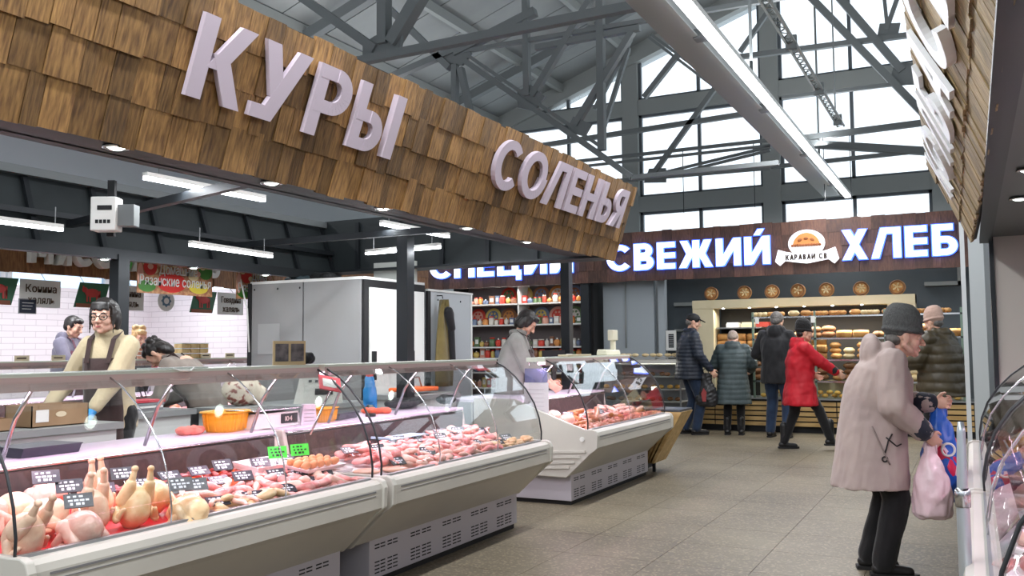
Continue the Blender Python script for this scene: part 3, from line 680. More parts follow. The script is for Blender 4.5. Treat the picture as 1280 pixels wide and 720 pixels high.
# chrome queue post on the right
qp = thing('chrome_rail_post', 'upright pale steel post by the bags beside the right-hand counter', 'post', (-.045, 3.25, 0))
part('post', MB().tube([(0, 0, 0), (0, 0, .78), (.0, .0, .86), (.003, 0, 1.04), (.003, 0, 1.07)], [.02, .02, .016, .013, .009], 12), mat('pale_steel', (190, 200, 206), .3, .6), qp)
part('foot', MB().lathe([(.06, 0), (.06, .012), (.02, .02)], n=20), CHROME, qp)
part('collar', MB().lathe([(.023, .8), (.024, .85), (.018, .86)], n=16), CHROME, qp)
# ------------------------------------------------------------------ people
SKIN = mat('skin', (214, 164, 140), .5, rgb2=(226, 180, 156), scale=14, sss=.08)
SKINP = mat('skin_pale', (222, 178, 158), .5, rgb2=(208, 156, 136), scale=16, sss=.08)
LIPS = mat('lips', (176, 96, 92), .45)
EYEW = mat('eye_white', (232, 228, 222), .25); IRIS = mat('iris', (60, 44, 34), .2)
HAIRB = mat('black_hair', (26, 22, 22), .45, rgb2=(40, 34, 32), scale=30, stretch=(1, 1, .2), bump=.5)
HAIRG = mat('grey_hair', (120, 116, 112), .6, rgb2=(88, 84, 80), scale=40, bump=.4)
HAIRL = mat('blonde_hair', (206, 172, 120), .55, rgb2=(170, 132, 84), scale=40, bump=.5)
def fabric(name, c, c2=None, rough=.85, bump=.15, bs=60, sheen=.2, spec=.3): return mat(name, c, rough, rgb2=c2 or tuple(int(x * .88) for x in c), scale=6, bump=bump, bscale=bs, sheen=sheen, spec=spec)
def up(a): return Vector((0, math.sin(a), math.cos(a)))
def ik(a, t, l1, l2, hint):
    a = Vector(a); t = Vector(t); d = t - a; L = min(d.length, (l1 + l2) * .995); u = d.normalized(); t = a + u * L
    c = (l1 * l1 + L * L - l2 * l2) / (2 * L); h = math.sqrt(max(l1 * l1 - c * c, 0)); hv = Vector(hint); hv = (hv - u * hv.dot(u)).normalized()
    return a + u * c + hv * h, t
def xf(mb, M, start=0):
    for i in range(start, len(mb.v)): mb.v[i] = tuple(M @ Vector(mb.v[i]))
    return mb
def hand(mb, w, d, l, n, curl=.5, s=1.0, inf=0.0, spread=1.0):
    """palm, four fingers and a thumb; d along the fingers, l towards the thumb, n out of the back of the hand"""
    d = d.normalized(); l = (l - d * l.dot(d)).normalized(); n = d.cross(l).normalized() * (1 if n.dot(d.cross(l)) > 0 else -1)
    M = Matrix((l, d, n)).transposed()
    mb.ellip(w + d * .05 * s, (.041 * s + inf, .052 * s + inf, .016 * s + inf), M, 12, 8)
    for i, (o, ln) in enumerate(((.029, .95), (.010, 1.05), (-.010, 1.0), (-.028, .8))):
        p = w + d * (.088 - abs(i - 1.2) * .004) * s + l * o * s; a = 0.15 + curl * .4
        for k, sl in enumerate((.036, .026, .021)):
            q = p + (d * math.cos(a) - n * math.sin(a)) * sl * ln * s + l * (o * .12 * spread * s)
            mb.limb(p, q, (.0092 - .0007 * k) * s + inf, (.0085 - .0007 * k) * s + inf, 8); p = q; a += curl * 1.0
    p = w + d * .028 * s + l * .03 * s; q = p + (d * .62 + l * .6 - n * .25).normalized() * .042 * s; r = q + (d * .85 + l * .1 - n * .45).normalized() * .032 * s
    mb.limb(p, q, .0125 * s + inf, .0105 * s + inf, 8); mb.limb(q, r, .0102 * s + inf, .0088 * s + inf, 8)
def head_mb(fem=1, old=0):
    m = MB()
    m.ellip((0, -.014, .03), (.073, .092, .086)); m.ellip((0, .02, -.012), (.060, .064, .080)); m.ellip((0, .028, -.07), (.045, .048, .034))
    m.ellip((0, .064, -.088), (.02, .02, .018)); m.limb((-.034, .066, .03), (.034, .066, .03), .017, .017)
    for s in (-1, 1):
        m.ellip((s * .036, .046, -.024), (.026, .030, .030)); m.ellip((s * .075, -.004, -.006), (.011, .02, .031)); m.ellip((s * .081, -.012, 0), (.006, .014, .022))
        m.ellip((s * .012, .092, -.031), (.009, .010, .008)); m.limb((s * .045, .03, -.07), (s * .058, -.005, -.045), .018, .02)
        m.limb((s * .017, .0785, .0105), (s * .047, .068, .0095), .0085, .007)      # upper lid
        m.limb((s * .02, .074, -.011), (s * .044, .066, -.010), .006, .006)      # lower lid
    m.limb((0, .080, .012), (0, .104, -.026), .0085, .0125); m.ellip((0, .077, -.060), (.026, .012, .016)); m.ellip((0, .07, -.078), (.02, .012, .008))
    return m
def person(label, loc, rz, H=1.65, lean=0, bow=0, hyaw=0, hroll=0, hands=None, feet=None, build=1.0, belly=1.0, top=None, under=None, legs=None, shoes=None, hair=None, hat=None,
           apron=None, glasses=None, gloves=None, hood=None, vox=.012, curl=.6, skin=None, hdirs=None, cuffs=None, extra=None, fvox=None, boots=0, thumb=None, headfwd=.25, hs=1.07):
    s = H / 1.70; t = thing('person', label, 'person', loc, rz); skin = skin or SKIN
    P = Vector((0, 0, .93 * s)); waist = P + up(lean * .5) * .14 * s; chest = waist + up(lean) * .22 * s; neck = chest + up(lean * 1.1) * .16 * s
    fwd = lean * 1.1 + headfwd; hc = neck + up(fwd) * .135 * s + Vector((0, .012, .012)) * s
    HM = Matrix.Translation(hc) @ Matrix.Rotation(hyaw, 4, 'Z') @ Matrix.Rotation(-(bow), 4, 'X') @ Matrix.Rotation(hroll, 4, 'Y') @ Matrix.Scale(s * hs, 4)
    feet = feet or ((.10, .02, 0), (-.10, .0, 0)); hands = hands or ((.30, .02, .78), (-.30, .02, .78))
    sh = neck - up(lean) * .055 * s; W = .165 * s * build
    S = [sh + Vector((W, 0, 0)), sh + Vector((-W, 0, 0))]; arms = []; lg = []
    for i, sd in ((0, 1), (1, -1)):
        e, w = ik(S[i], hands[i], .285 * s, .255 * s, (sd * .55, -.7, -.5)); arms.append((S[i], e, w))
        f = feet[i]; hp = P + Vector((sd * .09 * s, 0, -.02 * s)); an = Vector((f[0], f[1], (f[3] if len(f) > 3 else 0) + .085 * s)); k, an = ik(hp, an, .43 * s, .425 * s, (0, 1, 0)); lg.append((hp, k, an, f[2]))
    b = MB()
    b.ellip(P, (.15 * s, .10 * s, .13 * s)); b.limb(P, chest, .115 * s, .12 * s); b.ellip(chest, (.15 * s, .10 * s, .15 * s)); b.limb(S[0], S[1], .05 * s, .05 * s)
    b.limb(neck - up(lean) * .04 * s, hc + (HM.to_3x3() @ Vector((0, -.012, -.045))), .056 * s, .050 * s)
    xf(b, HM, b.ellip((0, 0, 0), .001, n=4, m=2) and len(b.v)) if False else None
    n0 = len(b.v); h = head_mb(); b.add(h.v, h.f, True); xf(b, HM, n0)
    hd = []
    for i, (a, e, w) in enumerate(arms):
        b.limb(a, e, .047 * s, .038 * s); b.limb(e, w, .038 * s, .026 * s)
        d = (w - e).normalized(); d = Vector(hdirs[i]).normalized() if hdirs and hdirs[i] else d
        l = Vector(thumb[i]) if thumb and thumb[i] else Vector((0, .3, 1)); n = Vector(((1 if i == 0 else -1), 0, .3)) if not (thumb and thumb[i]) else Vector((0, 0, 1))
        hand(b, w + d * .012, d, l, n, curl if not isinstance(curl, (tuple, list)) else curl[i], s * 1.02); hd.append((w, d, l, n))
    for hp, k, an, yw in lg:
        b.limb(hp, k, .08 * s, .055 * s); b.limb(k, an, .052 * s, .036 * s); tv = Vector((math.sin(-yw), math.cos(yw), 0)); b.limb(an - Vector((0, 0, .04 * s)), an + tv * .13 * s - Vector((0, 0, .05 * s)), .034 * s, .028 * s)
    link('body', remesh(b, fvox or min(vox, .0075), 2, None, 'body', skin), t)
    # face
    def hp_(name, mb, m): return part(name, xf(mb, HM), m, t)
    for q in (-1, 1):
        e = hp_('eye', MB().ellip((q * .031, .0665, .0005), (.0125, .0125, .0105), n=12, m=8), EYEW)
        part('iris', xf(MB().ellip((q * .031, .0755, .0), (.0072, .0035, .0075), n=10, m=6), HM), IRIS, e)
        hp_('eyebrow', MB().tube([(q * .014, .086, .022), (q * .032, .083, .027), (q * .05, .070, .021)], [.003, .0035, .002], 6), HAIRB if hair and hair[1] is not HAIRG else HAIRG)
    hp_('lips', MB().ellip((0, .087, -.057), (.020, .0045, .0035), n=12, m=6).ellip((0, .086, -.063), (.016, .0045, .004), n=12, m=6), LIPS)
    # clothes
    def torso(inf, hem, flare, hemy=0, open_=None, bell=1.0):
        r = []
        def ring(c, rx, ry, a, n=28, z0=None):
            u = Vector((0, math.sin(a), math.cos(a))); f = Vector((0, math.cos(a), -math.sin(a)))
            rr = []
            for k in range(n):
                q = 2 * PI * k / n; cx, sy = math.cos(q), math.sin(q); e = .8
                rr.append(c + Vector((1, 0, 0)) * (rx * math.copysign(abs(cx) ** e, cx)) + f * (ry * math.copysign(abs(sy) ** e, sy)))
            r.append(rr)
        i = inf
        if hem is not None:
            hz = P.z - hem; st = [1, .66, .33]
            for q in st: ring(Vector((0, hemy * q, P.z - hz * q)), (.165 * build * s + i + flare * q), (.125 * belly * s + i + flare * q), 0)
        ring(P + up(0) * .02, .165 * build * s + i, .118 * belly * s + i, lean * .3)
        ring(waist, .150 * build * s + i, .118 * belly * s + i, lean * .6)
        ring((waist + chest) / 2, .158 * build * s + i, .122 * belly * s + i, lean * .9)
        ring(chest + up(lean) * .03 * s, .165 * build * s + i, .110 * s * (1 + belly) / 2 + i, lean)
        ring(sh + up(lean) * .01 * s, .145 * build * s + i * .8, .075 * s + i * .8, lean)
        ring(neck + up(lean) * .015 * s, .062 * s + i * .5, .058 * s + i * .5, lean)
        return r
    if top:
        c = MB(); i = top.get('inf', .02); c.loft(torso(i, top.get('hem'), top.get('flare', 0), top.get('hemy', 0)))
        c.limb(S[0], S[1], .052 * s + i * .8, .052 * s + i * .8)
        for a, e, w in arms:
            cuff = e.lerp(w, top.get('cuff', .97)); c.limb(a, e, .05 * s + i * 1.0, .042 * s + i); c.limb(e, cuff, .042 * s + i, .028 * s + i * .8)
        if hood:
            for j in range(5):
                a = PI * (j / 4) ; c.ellip(neck + Vector((math.cos(a) * .085 * s, -math.sin(a) * .08 * s - .01, .03 * s + .0 * j)), (.045 * s, .045 * s, .055 * s))
            hk = hood; c.ellip(neck + Vector((0, -.10 * s - .02 * (hk - 1), -.01 * s + .05 * (hk - 1))), (.10 * s * hk, .055 * s * hk, .10 * s * hk))
        elif top.get('collar', 1):
            c.tube([neck + Vector((math.cos(a) * .07 * s, math.sin(a) * .068 * s, .03 * s)) for a in [2 * PI * k / 14 for k in range(15)]], .022 * s + i * .3, 8)
        pz = top.get('puff'); fa_ = top.get('fold', .007); sd_ = int(abs(loc[0] * 100)) % 97
        def disp(co):
            v = snoise(co * np.array([1, 1, top.get('sz', .6)]), 26, sd_) * fa_ + snoise(co * np.array([1, 1, .5]), 60, sd_ + 1) * fa_ * .4
            if pz: v += top.get('pamp', .013) * (np.abs(np.sin(co[:, 2] * PI / pz + .6 * snoise(co, 9, 5))) ** .5 - .8)
            return v
        link(top.get('name', 'coat'), remesh(c, vox, 2, disp, 'coat', top['m']), t)
    if hood == 'up':
        pass
    if cuffs:
        for a, e, w in arms:
            d = (w - e).normalized(); i = top.get('inf', .02)
            part('cuff', MB().limb(w - d * .055, w - d * .01, .027 * s + i * .9, .027 * s + i * .75, 14), cuffs, t)
    if legs:
        c = MB(); i = legs.get('inf', .018); c.ellip(P - Vector((0, 0, .02)), (.15 * s * build ** .5 + i, .11 * s + i, .12 * s))
        for hp, k, an, yw in lg: c.limb(hp, k, .082 * s + i, .054 * s + i); c.limb(k, an + Vector((0, 0, .01)), .054 * s + i, .042 * s + i * legs.get('cuffw', 1))
        link(legs.get('name', 'trousers'), remesh(c, vox * 1.1, 2, lambda co: snoise(co, 34, 3) * .005, 'trousers', legs['m']), t)
    for hp, k, an, yw in lg:
        c = MB(); tv = Vector((math.sin(-yw), math.cos(yw), 0)); g = Vector((0, 0, 1))
        c.limb(an - g * .035 * s - tv * .03, an + tv * .15 * s - g * .048 * s, .046 * s, .036 * s); c.limb(an - g * .02, an + g * (.03 + boots) * s, .05 * s, .052 * s)
        f = link('shoe' if not boots else 'boot', remesh(c, .011, 1, None, 'shoe', shoes or mat('black_leather', (24, 23, 24), .4)), t)
        z = an.z - .085 * s
        part('sole', MB().prism([(an.x + tv.x * a + tv.y * q, an.y + tv.y * a - tv.x * q) for a, q in ((-.075, -.035), (-.075, .035), (.05, .045), (.15, .042), (.19, .0), (.15, -.042), (.05, -.045))], z, z + .022, 'z'), mat('rubber_sole', (30, 29, 29), .8), f)
    # headwear and hair, in head space
    if hair:
        k, hm = hair; m = MB()
        if k == 'nape':
            m.ellip((0, -.055, -.015), (.068, .05, .045))
        else:
            m.ellip((0, -.026, .034), (.081, .094, .088)); m.ellip((0, .03, .078), (.062, .054, .036)); m.ellip((0, -.06, -.01), (.066, .05, .06))
            for q in (-1, 1): m.ellip((q * .068, -.012, .028), (.018, .044, .05))
        if k in ('bob', 'fringe'):
            for q in (-1, 1): m.ellip((q * .073, -.022, -.012), (.02, .042, .075)); m.ellip((q * .070, .026, .02), (.016, .022, .06))
            m.ellip((0, -.06, -.045), (.07, .045, .06))
        if k == 'fringe':
            for j in range(9): a = -.052 + j * .013; m.limb((a * .8, .066, .088), (a * 1.15, .088 - abs(a) * .35, .040 + (j % 3) * .006), .013, .006)
            m.limb((-.072, .04, .03), (-.08, .05, -.105), .010, .004); m.limb((.072, .035, .03), (.084, .03, -.10), .012, .005)
            m.ellip((0, .0, .108), (.05, .05, .02))
        if k == 'bun':
            m.ellip((0, -.10, .06), (.05, .045, .045)); m.ellip((.03, -.06, .11), (.05, .045, .04)); m.ellip((-.03, -.03, .115), (.05, .045, .04))
        if k == 'wild':
            for j in range(10): m.ellip((R.uniform(-.07, .07), R.uniform(-.09, .04), .06 + R.uniform(0, .06)), R.uniform(.025, .04))
            m.ellip((0, -.07, -.03), (.08, .05, .09))
        xf(m, HM); link('hair', remesh(m, .007, 1, lambda co: snoise(co, 160, 2) * .003, 'hair', hm), t)
    if hat:
        k, hm = hat; m = MB()
        if k == 'beanie':
            rings = [(.080, .098, .022), (.086, .104, .030), (.090, .108, .075), (.086, .102, .12), (.068, .084, .160), (.04, .054, .186), (.012, .02, .192)]
            m.loft([[Vector((rx * math.cos(2 * PI * j / 20), ry * math.sin(2 * PI * j / 20) - .012 - z * .10, z)) for j in range(20)] for rx, ry, z in rings])
            m.tube([Vector((.084 * math.cos(2 * PI * j / 20), .102 * math.sin(2 * PI * j / 20) - .014, .038 + .012 * math.cos(2 * PI * j / 20 + PI / 2) * 0)) for j in range(21)], .014, 8, False)
            m.ellip((0, -.03, .03), (.08, .088, .05))
        elif k == 'cap':
            m.ellip((0, -.012, .045), (.083, .1, .075)); rim = [(.07, .06), (.05, .13), (.0, .155), (-.05, .13), (-.07, .06)]
            m.add([(x, y, .052 - (y - .06) * .25) for x, y in rim] + [(x, y, .064 - (y - .06) * .25) for x, y in rim], [(0, 1, 2, 3, 4), (9, 8, 7, 6, 5)] + [(i, 5 + i, 5 + (i + 1) % 5, (i + 1) % 5) for i in range(5)])
        elif k == 'beret':
            m.ellip((0, -.02, .075), (.098, .105, .055)); m.ellip((0, -.015, .05), (.083, .1, .05))
        xf(m, HM); link('hat', remesh(m, .006, 1, (lambda co: snoise(co, 120, 4) * .002) if k != 'cap' else None, 'hat', hm), t)
    if glasses:
        g = MB()
        for q in (-1, 1):
            g.tube([(q * .033 + .025 * math.cos(a), .094 - abs(q * .033 + .025 * math.cos(a)) * .12, .001 + .0195 * math.sin(a)) for a in [2 * PI * k / 18 for k in range(19)]], .0024, 6, False)
            g.tube([(q * .057, .088, .006), (q * .074, .05, .006), (q * .08, -.005, .004)], .002, 6)
        g.tube([(-.009, .093, .004), (0, .097, .007), (.009, .093, .004)], .0022, 6)
        e = hp_('glasses_frame', g, BLACK)
        for q in (-1, 1): part('lens', xf(MB().prism([(q * .033 + .0235 * math.cos(a), .001 + .018 * math.sin(a)) for a in [2 * PI * k / 16 for k in range(16)]], .0895, .0905), HM), GLASS, e)
    if apron:
        z0 = apron.get('hem', .45); i = top.get('inf', .02) + .012; rings = torso(i, z0, .03)
        rings = rings[:7] ; n = len(rings[0]); fs = [r[3:12] for r in rings]
        for k in (-1,): fs[k] = fs[k][2:7] and [fs[k][1 + int(round(j * 6 / 8))] for j in range(9)]
        m = MB(); m.loft(fs, cap=False, closed=False); o = part('apron', m, apron['m'], t); sm_ = o.modifiers.new('s', 'SOLIDIFY'); sm_.thickness = .006; sm_.offset = 1
        for q in (-1, 1):
            pts = [chest + Vector((q * .075 * s, .0, 0)) + (up(lean + PI / 2)) * (.128 * s + i * 1.05), sh + Vector((q * .085 * s, .06 * s + i, .04 * s)), sh + Vector((q * .08 * s, 0, .075 * s + i * .6)), sh + Vector((q * .07 * s, -.06 * s - i * .6, .03 * s))]
            st = MB()
            for a_, b_ in zip(pts[:-1], pts[1:]): st.beam(a_, b_, .032, .006, up=(0, 1, .4))
            part('apron_strap', st, apron['m'], o)
    if gloves:
        for i in gloves[1]:
            w, d, l, n = hd[i]; g = MB(); hand(g, w + d * .012, d, l, n, curl if not isinstance(curl, (tuple, list)) else curl[i], s * 1.03, .0025); g.limb(w - d * .03, w + d * .03, .031, .03)
            link('glove', remesh(g, .006, 1, None, 'glove', gloves[0]), t)
    return t, dict(hands=hd, HM=HM, P=P, chest=chest, neck=neck, S=S, arms=arms)
A = math.radians
BOOTM = mat('black_leather', (24, 23, 24), .4)
NAVY = fabric('navy_puffer', (28, 38, 54), (20, 28, 42), .5, .1, 40, 0, .5)
JEANS = fabric('dark_jeans', (34, 50, 74), (26, 38, 58))
JEANS2 = fabric('blue_jeans', (44, 62, 88), (32, 46, 70))
GREYC = fabric('slate_quilted', (72, 84, 86), (60, 72, 74), .6, .1, 40, 0, .4)
BLACKJ = fabric('black_jacket', (30, 30, 33), (22, 22, 26), .7)
REDC = fabric('red_coat', (196, 26, 42), (172, 18, 34), .6, .1, 30, 0, .4)
BLKT = fabric('black_trousers', (20, 19, 21), (27, 26, 28))
OLIVE = fabric('olive_puffer', (72, 62, 42), (58, 50, 34), .5, .1, 40, 0, .5)
TAUPE = fabric('pinkish_grey_coat', (184, 166, 160), (172, 154, 150), .7, .12, 30, .1, .35)
CREAMK = fabric('cream_cardigan', (196, 180, 148), (184, 168, 138), .9, .25, 90)
BROWNA = fabric('brown_apron', (62, 44, 42), (50, 36, 36))
GREYK = fabric('grey_sweater', (152, 150, 146), (136, 134, 130), .9, .25, 90)
GREYH = fabric('grey_hoodie', (120, 116, 132), (104, 100, 118))
# shoppers in front of the bakery
person('man in a black cap and navy quilted jacket at the left of the bakery queue', (-3.82, 13.35, 0), A(-58), 1.80, .05, .25, hyaw=A(-14), hands=((.27, .24, .98), (-.24, .22, .92)), build=1.12, belly=1.25,
       top=dict(m=NAVY, inf=.035, hem=.82, flare=.01, puff=.055, pamp=.010), legs=dict(m=JEANS, inf=.028), hat=('cap', BLACK), hair=('nape', HAIRG), vox=.014, feet=((.11, .06, 0), (-.11, -.05, A(15))))
person('woman in an ankle-skimming slate quilted coat bowed over the bakery counter', (-3.2, 13.5, 0), A(8), 1.55, .12, .75, hands=((.24, .30, .95), (-.24, .30, .95)), build=1.15, belly=1.25,
       top=dict(m=GREYC, inf=.045, hem=.46, flare=.05, puff=.075, pamp=.010), hood=1, legs=dict(m=BLKT), boots=.15, hair=('short', mat('beige_hair', (176, 160, 146), .7, rgb2=(150, 134, 122), scale=40, bump=.4)), vox=.014, headfwd=.5)
person('man in a black hooded jacket and jeans with short grey hair, seen from behind', (-2.52, 13.3, 0), A(-6), 1.79, .05, .35, hands=((.24, .30, 1.12), (-.24, .28, 1.12)), build=1.05, belly=1.15,
       top=dict(m=BLACKJ, inf=.035, hem=.78, flare=.0, fold=.011), hood=1, legs=dict(m=JEANS2, inf=.028), hair=('short', HAIRG), vox=.014, feet=((.13, -.02, 0), (-.13, .05, 0)))
person('woman in a bright red coat and black hat striding across the aisle', (-1.98, 11.95, 0), A(-68), 1.58, .06, .1, hands=((.14, .42, .98), (-.22, .20, .95)), build=1.1, belly=1.2,
       top=dict(m=REDC, inf=.038, hem=.56, flare=.045, puff=.17, pamp=.006, fold=.012), hood=1, legs=dict(m=BLKT), boots=.2, hat=('beanie', fabric('black_knit', (24, 23, 24))), hair=('nape', HAIRB), vox=.014,
       feet=((.07, .36, 0, .02), (-.09, -.20, 0)), cuffs=BLACKJ, curl=.35)
person('person in a puffy olive coat and pinkish knitted hat at the right of the bakery', (-.33, 11.6, 0), A(62), 1.68, .05, .2, hands=((.20, .34, 1.12), (-.20, .36, 1.06)), build=1.25, belly=1.5,
       top=dict(m=OLIVE, inf=.06, hem=.72, flare=.02, puff=.11, pamp=.02), hood=1, legs=dict(m=BLKT), boots=.1, hat=('beanie', fabric('pink_beige_knit', (196, 164, 150))), hair=('nape', HAIRG), vox=.014)
# the elderly woman with bags
lady, LI = person('elderly woman in a long taupe hooded coat and grey knitted hat holding shopping bags', (-.545, 5.68, 0), A(-76), 1.50, .27, .14, hyaw=A(0), hands=((.19, .25, .83), (-.04, .34, .98)),
       build=1.12, belly=1.3, top=dict(m=TAUPE, inf=.045, hem=.50, flare=.025, hemy=-.02, fold=.010, sz=.28, cuff=.94), hood=1.35, legs=dict(m=BLKT, inf=.03), boots=.05,
       hat=('beanie', mat('grey_knit', (92, 94, 94), .95, rgb2=(78, 80, 80), scale=60, stretch=(3, 3, 1), bump=.8)), hair=('nape', HAIRG), vox=.010, fvox=.0055, skin=SKINP, cuffs=fabric('navy_cuff', (40, 44, 58)), curl=.85,
       feet=((.09, .03, 0), (-.09, -.02, 0)), headfwd=.45, hs=1.17)
# coat details laid on the cloth itself: found by casting onto the coat
coat = [c for c in lady.children if c.name.startswith('coat')][0]
def onto(x, z, lift=.004):
    M = lady.matrix_basis; Mi = (Matrix.Translation(lady.location) @ Matrix.Rotation(lady.rotation_euler.z, 4, 'Z')).inverted()
    o = Mi @ Vector((x, 4.6, z)); d = Mi.to_3x3() @ Vector((0, 1, 0)); hit, p, n, _ = coat.ray_cast(o, d)
    return (p + n * lift) if hit else None
def trimline(name, pts, r, m):
    q = [onto(*p) for p in pts]; q = [p for p in q if p]
    if len(q) > 2: part(name, MB().tube(q, r, 6), m, lady)
SEAMC = fabric('coat_seam', (150, 134, 130))
trimline('pocket_seam', [(-.52 + .012 * k, .86 - .03 * k) for k in range(8)], .005, SEAMC)
trimline('pocket_cord', [(-.42, .82), (-.44, .78), (-.45, .74), (-.46, .71)], .004, BLACK); trimline('pocket_cord', [(-.45, .80), (-.42, .77), (-.40, .75), (-.38, .76)], .004, BLACK)
trimline('cord_loop', [(-.46 + .014 * math.cos(a), .68 + .014 * math.sin(a)) for a in [2 * PI * k / 10 for k in range(11)]], .004, BLACK)
# sellers
v1, VI = person('seller in glasses, cream cardigan and brown apron leaning on the packing table', (-5.22, 4.22, 0), A(-158), 1.66, .10, .04, hyaw=A(4), hands=((.30, .24, .96), (-.05, .33, .925)), build=.86, belly=.95,
       top=dict(m=CREAMK, inf=.022, hem=.80, flare=.01, cuff=.86), legs=dict(m=BLKT), hair=('fringe', HAIRB), glasses=1, apron=dict(m=BROWNA, hem=.55), gloves=(mat('blue_glove', (40, 140, 205), .35), (0, 1)), vox=.010, fvox=.0055, skin=SKINP, curl=(.25, .4), hdirs=((.1, .8, -.45), None), thumb=((-1, .2, 0), None))
person('seller with dark hair bent far forward behind the counter, in a grey sweater', (-5.55, 5.42, 0), A(112), 1.60, .80, 1.1, hands=((.16, .55, .86), (-.16, .50, .86)), top=dict(m=fabric('taupe_sweater', (128, 118, 110)), inf=.022, hem=.86), legs=dict(m=BLKT),
       hair=('wild', HAIRB), apron=dict(m=BROWNA, hem=.5), vox=.012, headfwd=.3)
person('seller with short black hair in a grey sweater and brown apron behind the curved-end counter', (-4.13, 8.1, 0), A(-70), 1.70, .12, .75, hands=((.16, .36, .98), (-.16, .36, .98)), top=dict(m=GREYK, inf=.03, hem=.84, cuff=.8), legs=dict(m=BLKT),
       hair=('bob', HAIRB), apron=dict(m=BROWNA, hem=.5), vox=.011, headfwd=.45, build=1.12, belly=1.2)
person('young seller in a grey hooded top and maroon apron in front of the tiled wall', (-9.5, 7.05, 0), A(-70), 1.72, .06, .35, hands=((.2, .34, .98), (-.2, .34, .98)), top=dict(m=GREYH, inf=.03, hem=.8), hood=1, legs=dict(m=BLKT),
       hair=('short', HAIRB), apron=dict(m=fabric('maroon_apron', (92, 44, 62)), hem=.5), vox=.014)
person('seller with piled blonde hair in a pink top half hidden by the black post', (-8.95, 7.55, 0), A(-100), 1.58, .1, .3, hands=((.2, .34, .98), (-.2, .34, .98)), top=dict(m=fabric('pink_top', (232, 110, 120)), inf=.022, hem=.8), legs=dict(m=BLKT),
       hair=('bun', HAIRL), apron=dict(m=fabric('black_apron', (34, 28, 32)), hem=.5), vox=.014)
# ------------------------------------------------------------------ bakery at the end of the aisle
DGREY = mat('bakery_wall_grey', (84, 92, 98), .7, rgb2=(76, 84, 90), scale=2)
LGREY = mat('pale_blue_grey', (166, 174, 180), .6)
BRONZE = mat('dark_cavity', (40, 38, 36), .7)
wb = tag(link('wall_bakery', None), kind='structure')
part('panel', MB().box(-4.75, .1, 15.3, 15.4, 0, 2.6), DGREY, wb)
part('panel', MB().box(-5.72, -4.8, 14.7, 14.8, 0, 2.6), LGREY, wb)
part('panel', MB().box(-4.72, -4.6, 14.68, 14.8, 0, 2.6), LGREY, wb)
part('sill', MB().box(-4.6, -3.7, 15.2, 15.3, 2.02, 2.08), STEELG, wb); part('sill', MB().box(-4.6, -4.1, 15.2, 15.3, 1.58, 1.62), STEELG, wb)
part('recess_frame', MB().box(-.62, -.1, 15.2, 15.3, 2.22, 2.28).box(-.16, -.1, 15.2, 15.3, 2.22, 2.6), STEELG, wb)
part('conduit', MB().tube([(-5.3, 14.68, 1.3), (-5.3, 14.68, 2.42)], .012), STEELG, wb)
ib = thing('intercom_box', 'small white wall unit with a dark slotted front on the pale bakery wall', 'wall unit', (-4.5, 14.66, 1.25))
part('case', MB().box(-.09, .09, 0, .04, 0, .34), WHITEP, ib, bev=.006); part('grille', MB().box(-.04, .05, -.004, 0, .05, .28), BLACK, ib)
for k in range(6): part('louvre', MB().box(-.035, .045, -.009, -.004, .07 + k * .035, .085 + k * .035), ALU, ib)
sc = thing('bread_showcase', 'pale wooden frame around the bakery shelves with flat top', 'showcase', (-4.06, 14.45, 0))
part('side_post', MB().box(0, .34, 0, .4, .5, 2.06), PALE, sc); part('side_post', MB().box(2.96, 3.34, 0, .4, .5, 2.06), PALE, sc)
part('lintel', MB().box(0, 3.34, -.01, .4, 1.93, 2.065), PALE, sc); part('back_board', MB().box(.34, 2.96, .5, .52, .5, 1.93), BRONZE, sc)
for z in (1.62, 1.3, .98): part('shelf', MB().box(.36, 1.08, .1, .5, z - .02, z), ALU, sc)
for k in range(7): part('spot', MB().ellip((.5 + k * .42, .02, 1.925), (.02, .02, .008)), LEDW, sc)
area('lamp_light', (1.7, .1, 1.9), 2.6, .1, 26, (1, .93, .8), (A(-15), 0, 0), sc)
bc = thing('bakery_counter', 'long bakery counter fronted with pale wooden slats and dark gaps', 'counter', (-4.55, 14.12, 0))
part('carcass', MB().box(0, 4.55, .03, .7, .08, .5), BRONZE, bc); part('kick_plate', MB().box(.02, 4.55, .06, .7, 0, .08), BLACK, bc)
for i in range(5):
    for k in range(5): part('slat', MB().box(i * .91 + .006, i * .91 + .90, .0, .03, .1 + k * .078, .1 + k * .078 + .056), OAK, bc)
part('top', MB().box(0, 4.55, -.01, .7, .5, .52), ALU, bc)
gs = thing('bread_rack', 'steel and glass rack of bread shelves standing on the bakery counter', 'rack', (-3.02, 14.12, .52))
POST = mat('green_grey_post', (120, 140, 126), .35, .4)
for x in (0, .92, 1.9, 2.9): part('upright', MB().box(x - .015, x + .015, 0, .03, 0, 1.32), POST, gs)
SHZ = [.79, 1.112, 1.434, 1.769]
for z in SHZ:
    part('shelf', MB().box(-.02, 2.92, .02, .40, z - .545, z - .53), glass('shelf_glass', (.9, .95, .94), .03), gs)
    part('front_rail', MB().box(-.02, 2.92, .0, .018, z - .548, z - .524), CHROME, gs)
part('back_panel', MB().box(0, 2.9, .43, .44, 0, .27), PALE, gs)
part('front_glass', MB().box(0, 2.9, -.006, -.002, .0, .25), GLASS, gs)
area('lamp_light', (1.45, .12, 1.22), 2.8, .06, 34, (1, .93, .82), (A(0), 0, 0), gs)
for x in (-2.95, -2.12):
    t = tag(part('price_ticket', MB().box(x - .03, x + .03, 14.1, 14.105, 1.66, 1.76).box(x - .015, x + .015, 14.097, 14.1, 1.68, 1.74), WHITEP), 'small white ticket hanging under the top bread rail, %s' % ('left one' if x < -2.5 else 'right one'), 'ticket')
